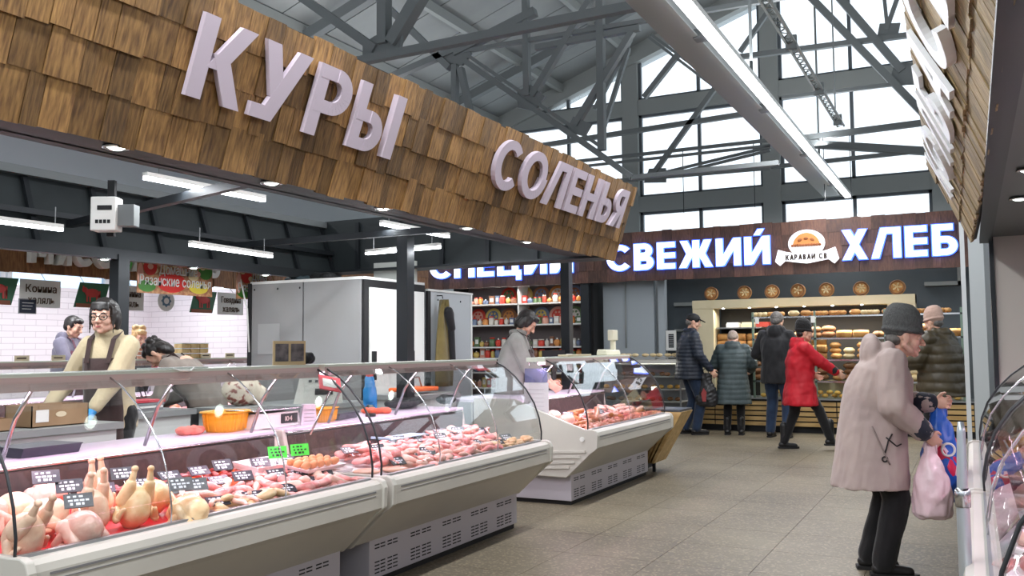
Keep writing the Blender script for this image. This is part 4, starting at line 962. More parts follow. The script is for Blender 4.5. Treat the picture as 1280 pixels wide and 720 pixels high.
CRUST = mat('bread_crust', (168, 112, 58), .6, rgb2=(208, 158, 96), scale=9, bump=.3, rnd=.2, bscale=40)
CRUSTP = mat('pale_crust', (206, 180, 132), .65, rgb2=(226, 206, 164), scale=9, bump=.3, rnd=.1, bscale=40)
CRUSTD = mat('dark_crust', (112, 72, 42), .6, rgb2=(150, 104, 64), scale=9, bump=.3, rnd=.2, bscale=40)
BUNY = mat('bun_glaze', (216, 160, 66), .4, rgb2=(232, 186, 96), scale=9, rnd=.12)
def loaf_mesh(kind):
    m = MB()
    if kind == 'oval':
        m.ellip((0, 0, .05), (.105, .07, .05), n=18, m=10)
        for k in (-1, 0, 1): m.limb((k * .045 - .012, -.04, .088), (k * .045 + .012, .04, .088), .008, .008, 6)
    elif kind == 'round':
        m.ellip((0, 0, .045), (.085, .085, .046), n=20, m=10)
        for a in (.4, 1.97): m.limb((-.05 * math.cos(a), -.05 * math.sin(a), .082), (.05 * math.cos(a), .05 * math.sin(a), .082), .008, .008, 6)
    elif kind == 'brick':
        rr = [(.0, .045, .035), (.0, .052, .05), (.0, .052, .075)]
        prof = [(-.05, 0), (.05, 0), (.055, .055), (.062, .075), (.045, .1), (0, .11), (-.045, .1), (-.062, .075), (-.055, .055)]
        rings = [[(x, p * f, q * g) for p, q in prof] for x, f, g in ((-.11, .8, .85), (-.105, .96, .97), (-.08, 1, 1), (0, 1.02, 1.04), (.08, 1, 1), (.105, .96, .97), (.11, .8, .85))]
        m.loft(rings)
    elif kind == 'bun': m.ellip((0, 0, .03), (.05, .045, .032), n=12, m=7)
    elif kind == 'braid':
        for k in range(6): m.ellip((-.1 + k * .04, .008 * (-1) ** k, .04), (.035, .05, .035), Matrix.Rotation(.5 * (-1) ** k, 3, 'Z'), 10, 7)
    return m
LM = {(k, c): loaf_mesh(k).mesh('loaf', c) for k in ('oval', 'round', 'brick', 'bun', 'braid') for c in (CRUST, CRUSTP, CRUSTD, BUNY)}
def loaf(kind, m, x, y, z, rz, label, group, s=1.0):
    o = link('bread_loaf' if kind != 'bun' else 'bread_bun', LM[(kind, m)], None, (x, y, z), (0, 0, rz), (s, s, s)); return tag(o, label, 'bread', group)
HT = {'oval': .088, 'round': .084, 'brick': .106, 'bun': .055, 'braid': .075}
NUM = 'zero one two three four five six seven eight nine ten eleven twelve thirteen fourteen fifteen sixteen seventeen eighteen nineteen twenty twenty-one twenty-two twenty-three twenty-four twenty-five twenty-six twenty-seven twenty-eight twenty-nine thirty thirty-one thirty-two thirty-three thirty-four'.split()
NMZ = ['lowest', 'second', 'third', 'top']
for si, z in enumerate(SHZ):
    x = -2.95; sk = 0
    while x < -.15:
        sk += 1
        k = R.choice(['oval', 'round', 'brick', 'oval']) if si < 3 else R.choice(['braid', 'round', 'braid'])
        c = R.choice([CRUST, CRUSTP, CRUSTD, CRUST]) if si < 3 else R.choice([CRUST, CRUSTP])
        n = R.choice([2, 2, 3]) if si < 3 else 1
        if si == 2: n = R.choice([1, 2])
        cn_ = {CRUST: 'golden brown', CRUSTP: 'pale floury', CRUSTD: 'dark brown'}[c]
        kn = {'oval': 'oval', 'round': 'round', 'brick': 'brick-shaped', 'braid': 'plaited'}[k]
        zz = z - .0
        for j in range(n):
            loaf(k, c, x + R.uniform(-.01, .01), 14.30 + R.uniform(-.03, .03), zz, R.uniform(-.15, .15), '%s %s loaf, %s, stack %s from left, %s bread rack shelf' % (cn_, kn, ['bottom', 'middle', 'top'][j] if n > 1 else 'alone', NUM[sk], NMZ[si]), 'loaves on the %s bread shelf' % NMZ[si]); zz += HT[k] * (.97 if k != 'brick' else 1.0)
        x += {'oval': .225, 'round': .19, 'brick': .235, 'braid': .26}[k]
for k in range(44):
    lay = k // 22
    loaf('bun', BUNY, -2.9 + (k % 22) * .128 + lay * .06, 14.22 + (k % 3) * .07, .53 + lay * .05, R.uniform(0, 3), 'small golden bun in the low heap behind the counter glass', 'golden buns in the low glass box')
for k in range(3):
    x = -3.55 + k * .24
    tag(part('cake_box', MB().box(x, x + .2, 14.6, 14.8, 1.62, 1.68).box(x + .01, x + .19, 14.61, 14.79, 1.68, 1.70), [WHITEP, PALE, mat('berry_red', (150, 50, 40), .5)][k]), ['white cake box at the left of the dark showcase shelf', 'cream cake box in the middle of the dark showcase shelf', 'red berry cake at the right of the dark showcase shelf'][k], 'cake')
for k in range(6): loaf('brick', CRUST, -3.6 + (k % 3) * .24, 14.68, 1.3 + (k // 3) * .11, R.uniform(-.1, .1), 'brick loaf, %s column, %s layer, on the middle shelf of the dark showcase bay' % (['left', 'centre', 'right'][k % 3], ['lower', 'upper'][k // 3]), 'loaves in the dark showcase bay')
for k in range(6): loaf('oval', CRUSTD, -3.6 + (k % 3) * .24, 14.68, .98 + (k // 3) * .09, R.uniform(-.1, .1), 'dark oval loaf, %s column, %s layer, on the lowest shelf of the dark showcase bay' % (['left', 'centre', 'right'][k % 3], ['lower', 'upper'][k // 3]), 'loaves in the dark showcase bay low')
# seven decorated ceremonial loaves
POS = ['first', 'second', 'third', 'fourth', 'fifth', 'sixth', 'seventh']
for k, x in enumerate((-3.80, -3.255, -2.817, -2.416, -1.988, -1.482, -.97)):
    t = thing('ceremonial_loaf', 'round decorated loaf propped on the showcase top, %s of seven from the left' % POS[k], 'bread', (x, 14.66, 2.066)); t.rotation_euler = (A(-8), 0, R.uniform(-.15, .15))
    part('disc', MB().ellip((0, 0, .115), (.118, .045, .115), n=24, m=12), CRUST, t)
    rg = MB(); rg.tube([(.1 * math.cos(a), -.035, .115 + .1 * math.sin(a)) for a in [2 * PI * j / 20 for j in range(21)]], .014, 6, False); part('plaited_rim', rg, CRUSTD, t)
    pt = MB(); n = 5 + k % 3
    for j in range(n):
        a = 2 * PI * j / n; pt.ellip((.045 * math.cos(a), -.044, .115 + .045 * math.sin(a)), (.026, .01, .014), Matrix.Rotation(-a, 3, 'Y'), 10, 6)
    pt.ellip((0, -.046, .115), (.02, .012, .02), n=10, m=6)
    part('dough_flower', pt, CRUSTP, t)
# pastry case left of the queue
pc = thing('pastry_case', 'low glass pastry case with several lit shelves left of the queue', 'display case', (-5.35, 13.5, 0))
part('base', MB().box(0, 1.35, 0, .6, 0, .25), ALU, pc); part('back', MB().box(0, 1.35, .58, .6, .25, 1.12), ALU, pc)
for z in (.3, .47, .66, .86, 1.05, 1.16): part('shelf', MB().box(.02, 1.33, .02, .57, z - .015, z), mat('case_shelf', (160, 160, 156), .4), pc)
part('front_glass', MB().box(.01, 1.34, 0, .005, .26, 1.12), GLASS, pc)
for x in (0, 1.33): part('corner_post', MB().box(x, x + .02, 0, .02, .25, 1.14), ALU, pc)
area('lamp_light', (.68, .1, 1.13), 1.2, .06, 12, (1, .93, .85), (0, 0, 0), pc)
for si, z in enumerate((.3, .47, .66, .86, 1.16)):
    for k in range(10):
        m = [CRUST, CRUSTD, BUNY, CRUSTD, CRUSTP][si]
        loaf('bun' if si != 4 else 'oval', m, -5.28 + k * .128 + R.uniform(-.01, .01), 13.62 + R.uniform(0, .2), z, R.uniform(-.5, .5), 'pastry number %s from the left on the %s shelf of the pastry case' % (NUM[k + 1], ['lowest', 'second', 'third', 'fourth', 'open top'][si]), 'pastries on %s shelf' % ['the lowest', 'the second', 'the third', 'the fourth', 'the open top'][si], 1.0 if si != 4 else .55)

# ------------------------------------------------------------------ spice and crockery shelves
ss = thing('spice_shelving', 'tall black-framed shelving packed with crockery and jars under the spice sign', 'shelving', (-8.55, 14.45, 0))
part('back_board', MB().box(0, 2.6, .45, .47, 0, 2.7), mat('shelf_back', (118, 108, 108), .7), ss)
part('side_frame', MB().box(-.06, .0, 0, .47, 0, 2.7), BLACK, ss); part('side_frame', MB().box(2.6, 2.75, 0, .47, 0, 2.7), BLACK, ss)
part('divider', MB().box(1.28, 1.30, .0, .45, 0, 2.7), WHITEP, ss)
SPZ = [.6, .88, 1.14, 1.342, 1.742, 2.121]
for z in SPZ: part('shelf', MB().box(0, 2.6, .0, .45, z - .025, z), WHITEP, ss)
area('lamp_light', (1.3, -.05, 2.4), 2.4, .05, 22, (1, .96, .92), (A(-25), 0, 0), ss)
PAL = [((176, 74, 58), 'red'), ((206, 138, 76), 'orange'), ((96, 120, 84), 'green'), ((212, 186, 104), 'yellow'), ((110, 124, 150), 'blue'), ((216, 210, 200), 'white'), ((140, 96, 72), 'brown'), ((220, 162, 144), 'salmon')]
def plate(x, z, c1, c2, label, g, r=.165):
    t = thing('plate', label, 'plate', (x, 14.78, z), group=g); t.rotation_euler = (A(-12), 0, 0)
    part('rim', MB().prism([(r * math.cos(a), r + r * math.sin(a)) for a in [2 * PI * j / 22 for j in range(22)]], 0, .012), mat('glaze_' + c1[1], c1[0], .25), t)
    part('centre', MB().prism([(r * .68 * math.cos(a), r + r * .68 * math.sin(a)) for a in [2 * PI * j / 20 for j in range(20)]], -.004, .0), mat('glaze_' + c2[1], c2[0], .25), t)
    f = MB()
    for j in range(6): a = 2 * PI * j / 6; f.ellip((r * .4 * math.cos(a), -.005, r + r * .4 * math.sin(a)), (r * .14, .004, r * .14), n=8, m=5)
    part('painted_flower', f, mat('glaze_' + c1[1], c1[0], .25), t)
for si, z in enumerate(SPZ):
    g = 'goods on spice shelf level %d' % (si + 1); lv = ['lowest', 'second', 'third', 'fourth', 'fifth', 'top'][si]
    if si >= 4:
        xs = [-8.3 + k * .33 for k in range(8)]
        for k, x in enumerate(xs):
            a, b = PAL[(k * 3 + si * 2) % 8], PAL[(k * 5 + 3 + si) % 8]
            if a is b: b = PAL[5]
            if not (si == 5 and k in (0, 1)): plate(x, z, a, b, 'upright %s and %s painted plate on the %s spice shelf, number %s from its left' % (a[1], b[1], lv, ['one', 'two', 'three', 'four', 'five', 'six', 'seven', 'eight'][k]), 'painted plates on the %s shelf' % lv)
    x = -8.48; ik_ = 0
    while x < -6.02:
        ik_ += 1
        c = PAL[R.randrange(8)]; q = R.random(); m = mat('glaze_' + c[1], c[0], .25); h = R.uniform(.10, .16) if si >= 4 else R.uniform(.12, .19); w = R.uniform(.075, .125)
        if q < .4:
            o = thing('spice_jar', '%s jar with a lid at place %s along the %s spice shelf' % (c[1], NUM[ik_], lv), 'jar', (x + w / 2, 14.56, z), group=g)
            part('jar_body', MB().lathe([(w * .42, 0), (w * .5, h * .2), (w * .5, h * .7), (w * .34, h * .85)], n=12), m, o); part('lid', MB().lathe([(w * .4, h * .85), (w * .4, h)], n=12), mat('glaze_white' if c[1] == 'red' else 'glaze_red', (206, 64, 48), .3), o)
        elif q < .7:
            o = thing('spice_box', '%s printed packet at place %s along the %s spice shelf' % (c[1], NUM[ik_], lv), 'packet', (x + w / 2, 14.56, z), group=g)
            part('packet', MB().box(-w * .45, w * .45, 0, .06, 0, h), m, o); part('packet_label', MB().box(-w * .3, w * .3, -.003, 0, h * .3, h * .75), WHITEP, o)
        else:
            o = thing('ceramic_pot', '%s squat ceramic pot at place %s along the %s spice shelf' % (c[1], NUM[ik_], lv), 'pot', (x + w / 2, 14.56, z), group=g)
            part('bowl', MB().lathe([(w * .3, 0), (w * .52, h * .3), (w * .5, h * .55), (w * .3, h * .7)], n=14), m, o); part('knob', MB().ellip((0, 0, h * .76), (w * .14, w * .14, h * .12), n=8, m=6), WHITEP, o)
        x += w + .012

# ------------------------------------------------------------------ behind the poultry counters
FRG = mat('fridge_grey', (140, 139, 138), .75, rgb2=(144, 144, 145), scale=2)
FRW = mat('fridge_white', (222, 224, 220), .4)
f1 = thing('tall_refrigerator', 'tall grey-sided refrigerator with white doors in black frames', 'refrigerator', (-6.0, 6.36, 0))
part('carcass', MB().box(0, 1.28, .02, .97, .05, 1.93), FRG, f1); part('plinth', MB().box(.03, 1.25, .05, .93, 0, .05), BLACK, f1)
part('side_panel', MB().box(.02, .62, 0, .02, .06, 1.93), FRG, f1); part('side_panel', MB().box(.64, 1.29, 0, .02, .06, 1.94), FRG, f1)
part('corner_trim', MB().box(-.03, .02, -.005, .04, .05, 1.94), BLACK, f1); part('top_trim', MB().box(0, 1.3, -.003, .98, 1.93, 1.955), mat('white_edge', (228, 228, 226)), f1)
for x, z in ((.05, 1.88), (.33, 1.88), (.59, 1.88), (.05, .6), (.59, .6)): part('screw', MB().ellip((x, -.002, z), (.01, .004, .01), n=8, m=5), BLACK, f1)
part('black_frame', MB().box(1.28, 1.31, .0, .97, .05, 1.93), BLACK, f1)
for a_, b_ in ((.06, .60), (.66, .93)):
    d = part('door', MB().box(1.31, 1.33, a_, b_, .1, 1.86), FRW, f1, bev=.004); part('handle', MB().box(1.33, 1.37, a_ + .02, a_ + .04, 1.05, 1.3), BLACK, d)
part('taped_sheet', MB().box(.1, .36, -.004, -.001, 1.28, 1.56), mat('tape_sheet', (160, 160, 160), .4), f1)
f2 = thing('tall_refrigerator', 'second tall cabinet with pale grey side where the olive jacket hangs', 'refrigerator', (-5.3, 7.4, 0))
part('carcass', MB().box(0, .6, .0, .85, .05, 1.88), mat('fridge_pale', (178, 184, 188), .5), f2); part('plinth', MB().box(.03, .54, .04, .86, 0, .05), BLACK, f2)
part('edge_strip', MB().box(.58, .607, -.01, .04, .05, 1.88), BLACK, f2); part('edge_strip', MB().box(.58, .607, .83, .86, .05, 1.88), FRW, f2); part('top_trim', MB().box(-.02, .61, -.012, .87, 1.88, 1.90), FRW, f2)
for x, z in ((.18, 1.8), (.62, 1.8)): part('screw', MB().ellip((.602, x, z), (.01, .004, .01), n=8, m=5), BLACK, f2)
# jacket on its hook
jk = thing('hanging_jacket', 'olive work jacket with black shoulder hanging on the pale cabinet', 'jacket', (-4.665, 7.56, 1.80), A(90))
m = MB(); rings = []
for z, w, o in ((0, .012, 0), (-.06, .05, .0), (-.16, .10, .01), (-.35, .135, .02), (-.6, .155, .02), (-.85, .15, .01)):
    rings.append([Vector((o + w * math.cos(a) * (1 + .1 * math.sin(5 * a)), -.05 + (.035 + .02 * math.sin(4 * a + z * 5)) * math.sin(a), z)) for a in [2 * PI * k / 26 for k in range(26)]])
m.loft(rings); part('jacket_body', m, fabric('olive_canvas', (122, 108, 66), (104, 92, 54)), jk)
m = MB(); m.limb((.05, -.09, -.14), (.10, -.09, -.62), .04, .03); m.limb((.0, -.10, -.12), (.06, -.10, -.28), .05, .04); part('black_lining', m, BLACKJ, jk)
part('hook', MB().tube([(0, .03, .04), (0, -.03, .04), (0, -.035, .01)], .006, 6), BLACK, jk)
for (lab, bx, m_) in (('crumpled black bag on top of the grey refrigerator', (-5.35, 6.6, 1.955), BLACK), ('second crumpled dark bag behind it on the refrigerator top', (-5.75, 6.75, 1.955), mat('dark_teal_bag', (60, 74, 80), .5))):
    m = MB()
    for k in range(7): m.ellip((R.uniform(-.12, .12), R.uniform(-.06, .06), .035), (.07, .05, .04), n=10, m=7)
    o = link('plastic_bag', remesh(m, .012, 1, lambda co: snoise(co, 90, 4) * .008, 'bag', m_), None, bx); tag(o, lab, 'bag')
o = part('white_board', MB().box(-5.2, -4.72, 7.2, 7.24, 1.955, 2.16), mat('white_board', (196, 198, 192), .5)); tag(o, 'whitish board standing on the refrigerator beside the black bag', 'board')
cb = part('cable', MB().tube([(-6.2, 6.31, 2.6), (-6.17, 6.33, 2.2), (-6.02, 6.34, 1.7), (-5.99, 6.34, 1.3)], .008, 6), WHITEP); tag(cb, 'white cable dangling down the corner of the grey refrigerator', 'cable')
# meter box
mb_ = thing('meter_box', 'white electricity meter box with a small dark window under the canopy', 'meter box', (-4.3, 3.42, 1.99))
part('case', MB().box(-.07, .07, -.05, .05, 0, .19), WHITEP, mb_, bev=.006); part('window', MB().box(-.03, .05, -.054, -.05, .115, .14), BLACK, mb_)
for k in range(4): part('breaker', MB().box(-.04 + k * .022, -.024 + k * .022, -.053, -.05, .04, .06), BLACK, mb_)
part('grey_box', MB().box(.07, .16, -.02, .06, .03, .15), STEELD, mb_)
part('bracket', MB().box(-.02, .02, .05, .08, -.02, .3), BLACK, mb_); mb_.rotation_euler = (0, 0, A(28))
# banners and halal boards
RED_ = mat('tomato_red', (206, 44, 36), .4); GRN = mat('pepper_green', (70, 130, 50), .4); YEL = mat('pepper_yellow', (226, 204, 70), .4); CRM = mat('print_cream', (226, 206, 160), .5); PNK = mat('print_pink', (226, 170, 150), .5)
def picture_banner(y0, y1, z0, z1, label, short=False):
    t = thing('pickle_banner', label, 'banner', (-6.1, y0, z0)); W = .82; H_ = z1 - z0
    part('sheet', MB().box(-.006, 0, 0, y1 - y0, 0, H_), mat('print_brown', (150, 92, 66), .5, rgb2=(196, 150, 104), scale=30), t)
    def blob(y, z, ry, rz_, m, name='printed_shape'):
        if y + ry > y1 - y0: ry = (y1 - y0 - y) * .9
        if ry < .01: return
        part(name, MB().prism([(y + ry * math.cos(a), z + rz_ * math.sin(a)) for a in [2 * PI * k / 18 for k in range(18)]], .0, .0015 + R.uniform(0, .001), 'x'), m, t)
    for k in range(14): blob(.08 + .052 * k, H_ - .06 - .03 * (k % 3), .03, .024, PNK if k % 2 else CRM)
    blob(.13, .22, .07, .07, RED_, 'tomato'); blob(.1, .06, .09, .05, GRN); blob(.03, .15, .03, .1, PNK); blob(.36, .10, .16, .085, RED_, 'pepper'); blob(.66, .07, .11, .05, YEL, 'pepper'); blob(.74, .22, .08, .07, GRN); blob(.60, .17, .06, .04, CRM)
    if not short:
        letters('Домашние', .085, .42, .003, WHITEP, t, (.005, .22, .17), (0, 1, 0), (0, 0, 1), .006, 'lettering', flat=True)
        letters('Рязанские соленья', .085, .78, .003, WHITEP, t, (.005, .02, .07), (0, 1, 0), (0, 0, 1), .006, 'lettering', flat=True)
    else:
        letters('Дома', .085, .2, .003, WHITEP, t, (.004, .2, .185), (0, 1, 0), (0, 0, 1), .0, 'lettering', flat=True)
        letters('Рязански', .085, .4, .003, WHITEP, t, (.005, .02, .07), (0, 1, 0), (0, 0, 1), .006, 'lettering', flat=True)
    for y in (.03, y1 - y0 - .03): part('cord', MB().beam((-.003, y, H_ - .01), (.07, y, .72), .004), BLACK, t)
    return t
picture_banner(5.158, 5.98, 1.80, 2.115, 'hanging pickle banner lettered Домашние Рязанские соленья beside the black post')
picture_banner(6.28, 6.78, 1.80, 2.115, 'farther pickle banner half hidden by the refrigerator', True)
HG = mat('board_green', (52, 108, 78), .5); HR = mat('board_red', (206, 70, 66), .5); INK = mat('ink_brown', (80, 60, 40))
def halal(y0, z0, word, label, cow=True):
    t = thing('halal_board', label, 'board', (-6.93, y0, z0), group=None)
    part('card', MB().add([(0, 0, 0), (0, .30, 0), (0, .36, .22), (0, .06, .22), (-.006, 0, 0), (-.006, .30, 0), (-.006, .36, .22), (-.006, .06, .22)], [(0, 1, 2, 3), (7, 6, 5, 4), (0, 4, 5, 1), (1, 5, 6, 2), (2, 6, 7, 3), (3, 7, 4, 0)]), HG, t)
    part('footer_band', MB().box(.0, .003, .02, .29, .0, .035), mat('board_brown', (150, 90, 66), .6), t)
    a = MB(); a.ellip((.004, .18, .13), (.002, .075, .038), n=12, m=7).ellip((.004, .105, .155), (.002, .03, .024), n=10, m=6)
    for q in (.12, .15, .22, .245): a.box(.002, .005, q, q + .016, .05, .12)
    a.box(.002, .005, .085, .095, .17, .19).box(.002, .005, .25, .262, .07, .15); part('animal_silhouette', a, HR, t)
    part('white_card', MB().box(-.004, .0, .37, .74, -.01, .22), WHITEP, t)
    letters(word, .065, .28, .003, INK, t, (.003, .42, .115), (0, 1, 0), (0, 0, 1), .008, 'lettering', flat=True)
    letters('халяль', .065, .24, .003, INK, t, (.003, .44, .02), (0, 1, 0), (0, 0, 1), .008, 'lettering', flat=True)
    for y in (.1, .6): part('cord', MB().beam((0, y, .21), (-.08, y, .30), .003), BLACK, t)
halal(4.33, 1.70, 'Конина', 'green and white board lettered Конина халяль, leftmost of the three')
halal(5.20, 1.705, 'Баранина', 'green and white board lettered Баранина халяль behind the black post')
halal(6.50, 1.70, 'Говядина', 'green and white board lettered Говядина халяль beyond the pickle banner')
rs_ = thing('round_ornament', 'round white and blue eight-pointed emblem hanging over the meat stall', 'emblem', (-6.93, 6.2, 1.80))
part('disc', MB().prism([(.1 * math.cos(a), .1 * math.sin(a)) for a in [2 * PI * k / 26 for k in range(26)]], 0, .006, 'x'), WHITEP, rs_)
m = MB()
for r0 in (0, PI / 4): m.prism([(.062 * math.cos(a + r0), .062 * math.sin(a + r0)) for a in (PI / 4, 3 * PI / 4, 5 * PI / 4, 7 * PI / 4)], .006, .008 + r0 * .001, 'x')
part('star', m, mat('slate_blue', (90, 120, 140)), rs_); part('centre', MB().prism([(.03 * math.cos(a), .03 * math.sin(a)) for a in [2 * PI * k / 16 for k in range(16)]], .008, .011, 'x'), WHITEP, rs_)
part('cord', MB().beam((0, 0, .09), (-.08, 0, .2), .003), BLACK, rs_)
db = thing('chalk_board', 'small dark notice hanging below the horse meat board', 'notice', (-6.93, 4.77, 1.64)); part('board', MB().box(0, .006, -.07, .07, 0, .11), mat('board_navy', (40, 48, 66)), db); part('frame', MB().box(-.003, .004, -.078, .078, -.008, .118), ALU, db)
for k in range(3): part('chalk_line', MB().box(.006, .007, -.05, .03 + .01 * k, .03 + k * .025, .035 + k * .025), WHITEP, db)
cl_ = thing('wall_fan', 'small wall fan by the window over the tiles', 'fan', (-10.35, 8.2, 1.75)); part('cage', MB().tube([(0, .14 * math.cos(a), .14 * math.sin(a)) for a in [2 * PI * k / 16 for k in range(17)]], .008, 6, False), ALU, cl_); part('hub', MB().ellip((0, 0, 0), (.04, .03, .03)), ALU, cl_)
for k in range(4): a = k * PI / 2; part('blade', MB().prism([(.02 * math.cos(a), .02 * math.sin(a)), (.12 * math.cos(a - .3), .12 * math.sin(a - .3)), (.12 * math.cos(a + .3), .12 * math.sin(a + .3))], -.004, .004, 'x'), ALU, cl_)
part('bracket', MB().beam((0, 0, 0), (-.15, 0, .1), .02), ALU, cl_)
# ------------------------------------------------------------------ poultry, meat and price cards
def meat(name, a, b, **k): return mat(name, a, k.pop('rough', .28), rgb2=b, scale=k.pop('scale', 22), bump=.25, bscale=45, rnd=k.pop('rnd', .12), spec=.6, coords='Object', sss=.0, **k)
PINKM = meat('poultry_pink', (222, 128, 128), (240, 176, 170)); PALEM = meat('poultry_pale', (232, 172, 158), (246, 206, 192)); YELM = meat('poultry_yellow', (226, 182, 132), (240, 210, 168))
REDM = meat('offal_red', (132, 34, 34), (172, 60, 54)); SKINM = meat('chicken_skin', (230, 182, 156), (244, 210, 184)); MINCE = meat('minced_meat', (206, 112, 92), (232, 160, 134), scale=70)
LILM = meat('gizzard', (150, 80, 86), (186, 116, 116)); SMOKE = meat('smoked', (150, 84, 48), (190, 124, 76))
def piece(kind, m, seed=0):
    b = MB()
    if kind == 'drumstick': b.limb((-.02, 0, .022), (.03, 0, .02), .026, .016); b.limb((.03, 0, .02), (.07, .003, .016), .012, .007); b.ellip((.078, .004, .016), (.012, .011, .009)); b.ellip((-.025, .008, .02), (.03, .024, .02))
    elif kind == 'thigh': b.ellip((0, 0, .018), (.05, .036, .019)); b.ellip((.025, .018, .02), (.03, .025, .016)); b.limb((-.02, -.01, .026), (.03, .0, .03), .012, .012)
    elif kind == 'wing': b.limb((-.045, 0, .014), (.0, .02, .018), .014, .013); b.limb((.0, .02, .018), (.045, -.006, .014), .013, .009); b.limb((.045, -.006, .014), (.062, .012, .012), .008, .004)
    elif kind == 'fillet': b.limb((-.04, 0, .016), (.04, .006, .012), .03, .016, flat=(1, .6)); b.ellip((-.025, .0, .02), (.04, .034, .02)); b.limb((-.03, -.02, .02), (.05, -.004, .02), .014, .006)
    elif kind == 'blob': b.ellip((0, 0, .013), (.026, .018, .014)); b.ellip((.016, .012, .012), (.02, .014, .012))
    elif kind == 'strip': b.tube([(-.06, 0, .012), (-.02, .016, .018), (.02, -.008, .02), (.06, .01, .013)], [.008, .015, .014, .007], 8)
    elif kind == 'mince': 
        for k in range(9): b.tube([(R.uniform(-.06, .06), R.uniform(-.05, .05), .01), (R.uniform(-.06, .06), R.uniform(-.05, .05), .03 + R.uniform(0, .012)), (R.uniform(-.06, .06), R.uniform(-.05, .05), .012)], .012, 7)
        b.ellip((0, 0, .012), (.07, .06, .018))
    elif kind == 'sausage': b.tube([(-.09, 0, .024), (-.085, 0, .025), (0, .008, .027), (.085, 0, .025), (.09, 0, .024)], [.008, .022, .025, .022, .008], 10)
    elif kind == 'ham': b.ellip((0, 0, .05), (.10, .065, .052), n=18, m=11); b.ellip((.05, .01, .045), (.06, .055, .042))
    me = remesh(b, .0075 if kind not in ('ham',) else .011, 1, lambda co: snoise(co, 120, seed) * .0022, 'cut', m, dec=.35)
    return me
PM = {}
for k, ms in (('drumstick', (PINKM, PALEM)), ('thigh', (PINKM, PALEM, YELM, REDM)), ('wing', (PALEM, YELM)), ('fillet', (PINKM, PALEM)), ('blob', (REDM, LILM, PINKM, YELM)), ('strip', (PINKM, REDM)), ('mince', (MINCE, SMOKE)), ('sausage', (SMOKE, PALEM)), ('ham', (PALEM, SMOKE))):
    for m in ms: PM[(k, m.name)] = piece(k, m, len(PM))
NAMES = {'drumstick': 'chicken_drumstick', 'thigh': 'chicken_thigh', 'wing': 'chicken_wing', 'fillet': 'chicken_fillet', 'blob': 'giblet', 'strip': 'meat_strip', 'mince': 'minced_meat', 'sausage': 'sausage', 'ham': 'smoked_ham'}
KN = {'drumstick': 'drumstick', 'thigh': 'chicken thigh', 'wing': 'chicken wing', 'fillet': 'fillet', 'blob': 'giblet', 'strip': 'meat strip', 'mince': 'mound of minced meat', 'sausage': 'sausage'}
CN = {'poultry_pink': 'pink', 'poultry_pale': 'pale', 'poultry_yellow': 'yellowish', 'offal_red': 'dark red', 'gizzard': 'purplish', 'minced_meat': 'salmon coloured', 'smoked': 'brown smoked'}
def deckz(x): return .577 + (3.03 - abs(x) + .0 if False else 0) + max(0, min(1, (-(x) - 2.87) / .645)) * .088
def pile(x0, x1, y0, y1, kinds, label, group, dx=.068, dy=.075, layers=3, zb=0, jit=.02, s=1.0):
    for ly in range(layers):
        n = max(1, int((y1 - y0) / dy)); mx = max(1, int((x1 - x0) / dx))
        for i in range(n):
            for j in range(mx):
                if ly and R.random() < .22: continue
                x = x0 + (j + .5 + (.5 if ly else 0)) * (x1 - x0) / mx + R.uniform(-jit, jit); y = y0 + (i + .5 + (.5 if ly else 0)) * (y1 - y0) / n + R.uniform(-jit, jit)
                x = min(max(x, x0), x1 - .005); y = min(y, y1)
                k, m = R.choice(kinds); o = link(NAMES[k], PM[(k, m.name)], None, (x, y, deckz(x) + zb + ly * .024), (R.uniform(-.35, .35), R.uniform(-.35, .35) + .12, R.uniform(0, 6.28)), (s * R.uniform(.85, 1.12),) * 3)
                tag(o, (CN[m.name] + ' ' + KN[k] + ' ' + label), 'sausage' if k == 'sausage' else 'mince' if k == 'mince' else 'meat', group)
CARD = mat('price_card_black', (30, 32, 46), .35); INKW = mat('chalk_white', (222, 226, 236), .6); CARDG = mat('price_card_green', (70, 214, 70), .4)
def card_proto(m, ink):
    t = thing('price_card', 'x', 'price card', (0, 0, -5))
    part('card', MB().box(-.05, .05, -.002, .002, 0, .062), m, t)
    w = MB()
    for k, (a, b) in enumerate(((-.038, .012), (-.036, .036), (-.030, .030))):
        z = .048 - k * .017
        x = a
        while x < b: w.box(x, min(x + R.uniform(.008, .016), b + .004), -.003, -.002, z - .004, z + .004 + (k == 2) * .003); x += .02
    tag(part('writing', w, ink, t), kind='stuff'); part('pin', MB().beam((0, .003, -.03), (0, .003, .01), .003), CHROME, t)
    return t
CP = card_proto(CARD, INKW)
CPLOC = []
def pcard(x, y, z, rz, tilt, label, group, first=[True], proto=CP):
    c = dup(proto, None, (x, y, z), (tilt, 0, rz), label, group); return c
CAM_ = A(62)
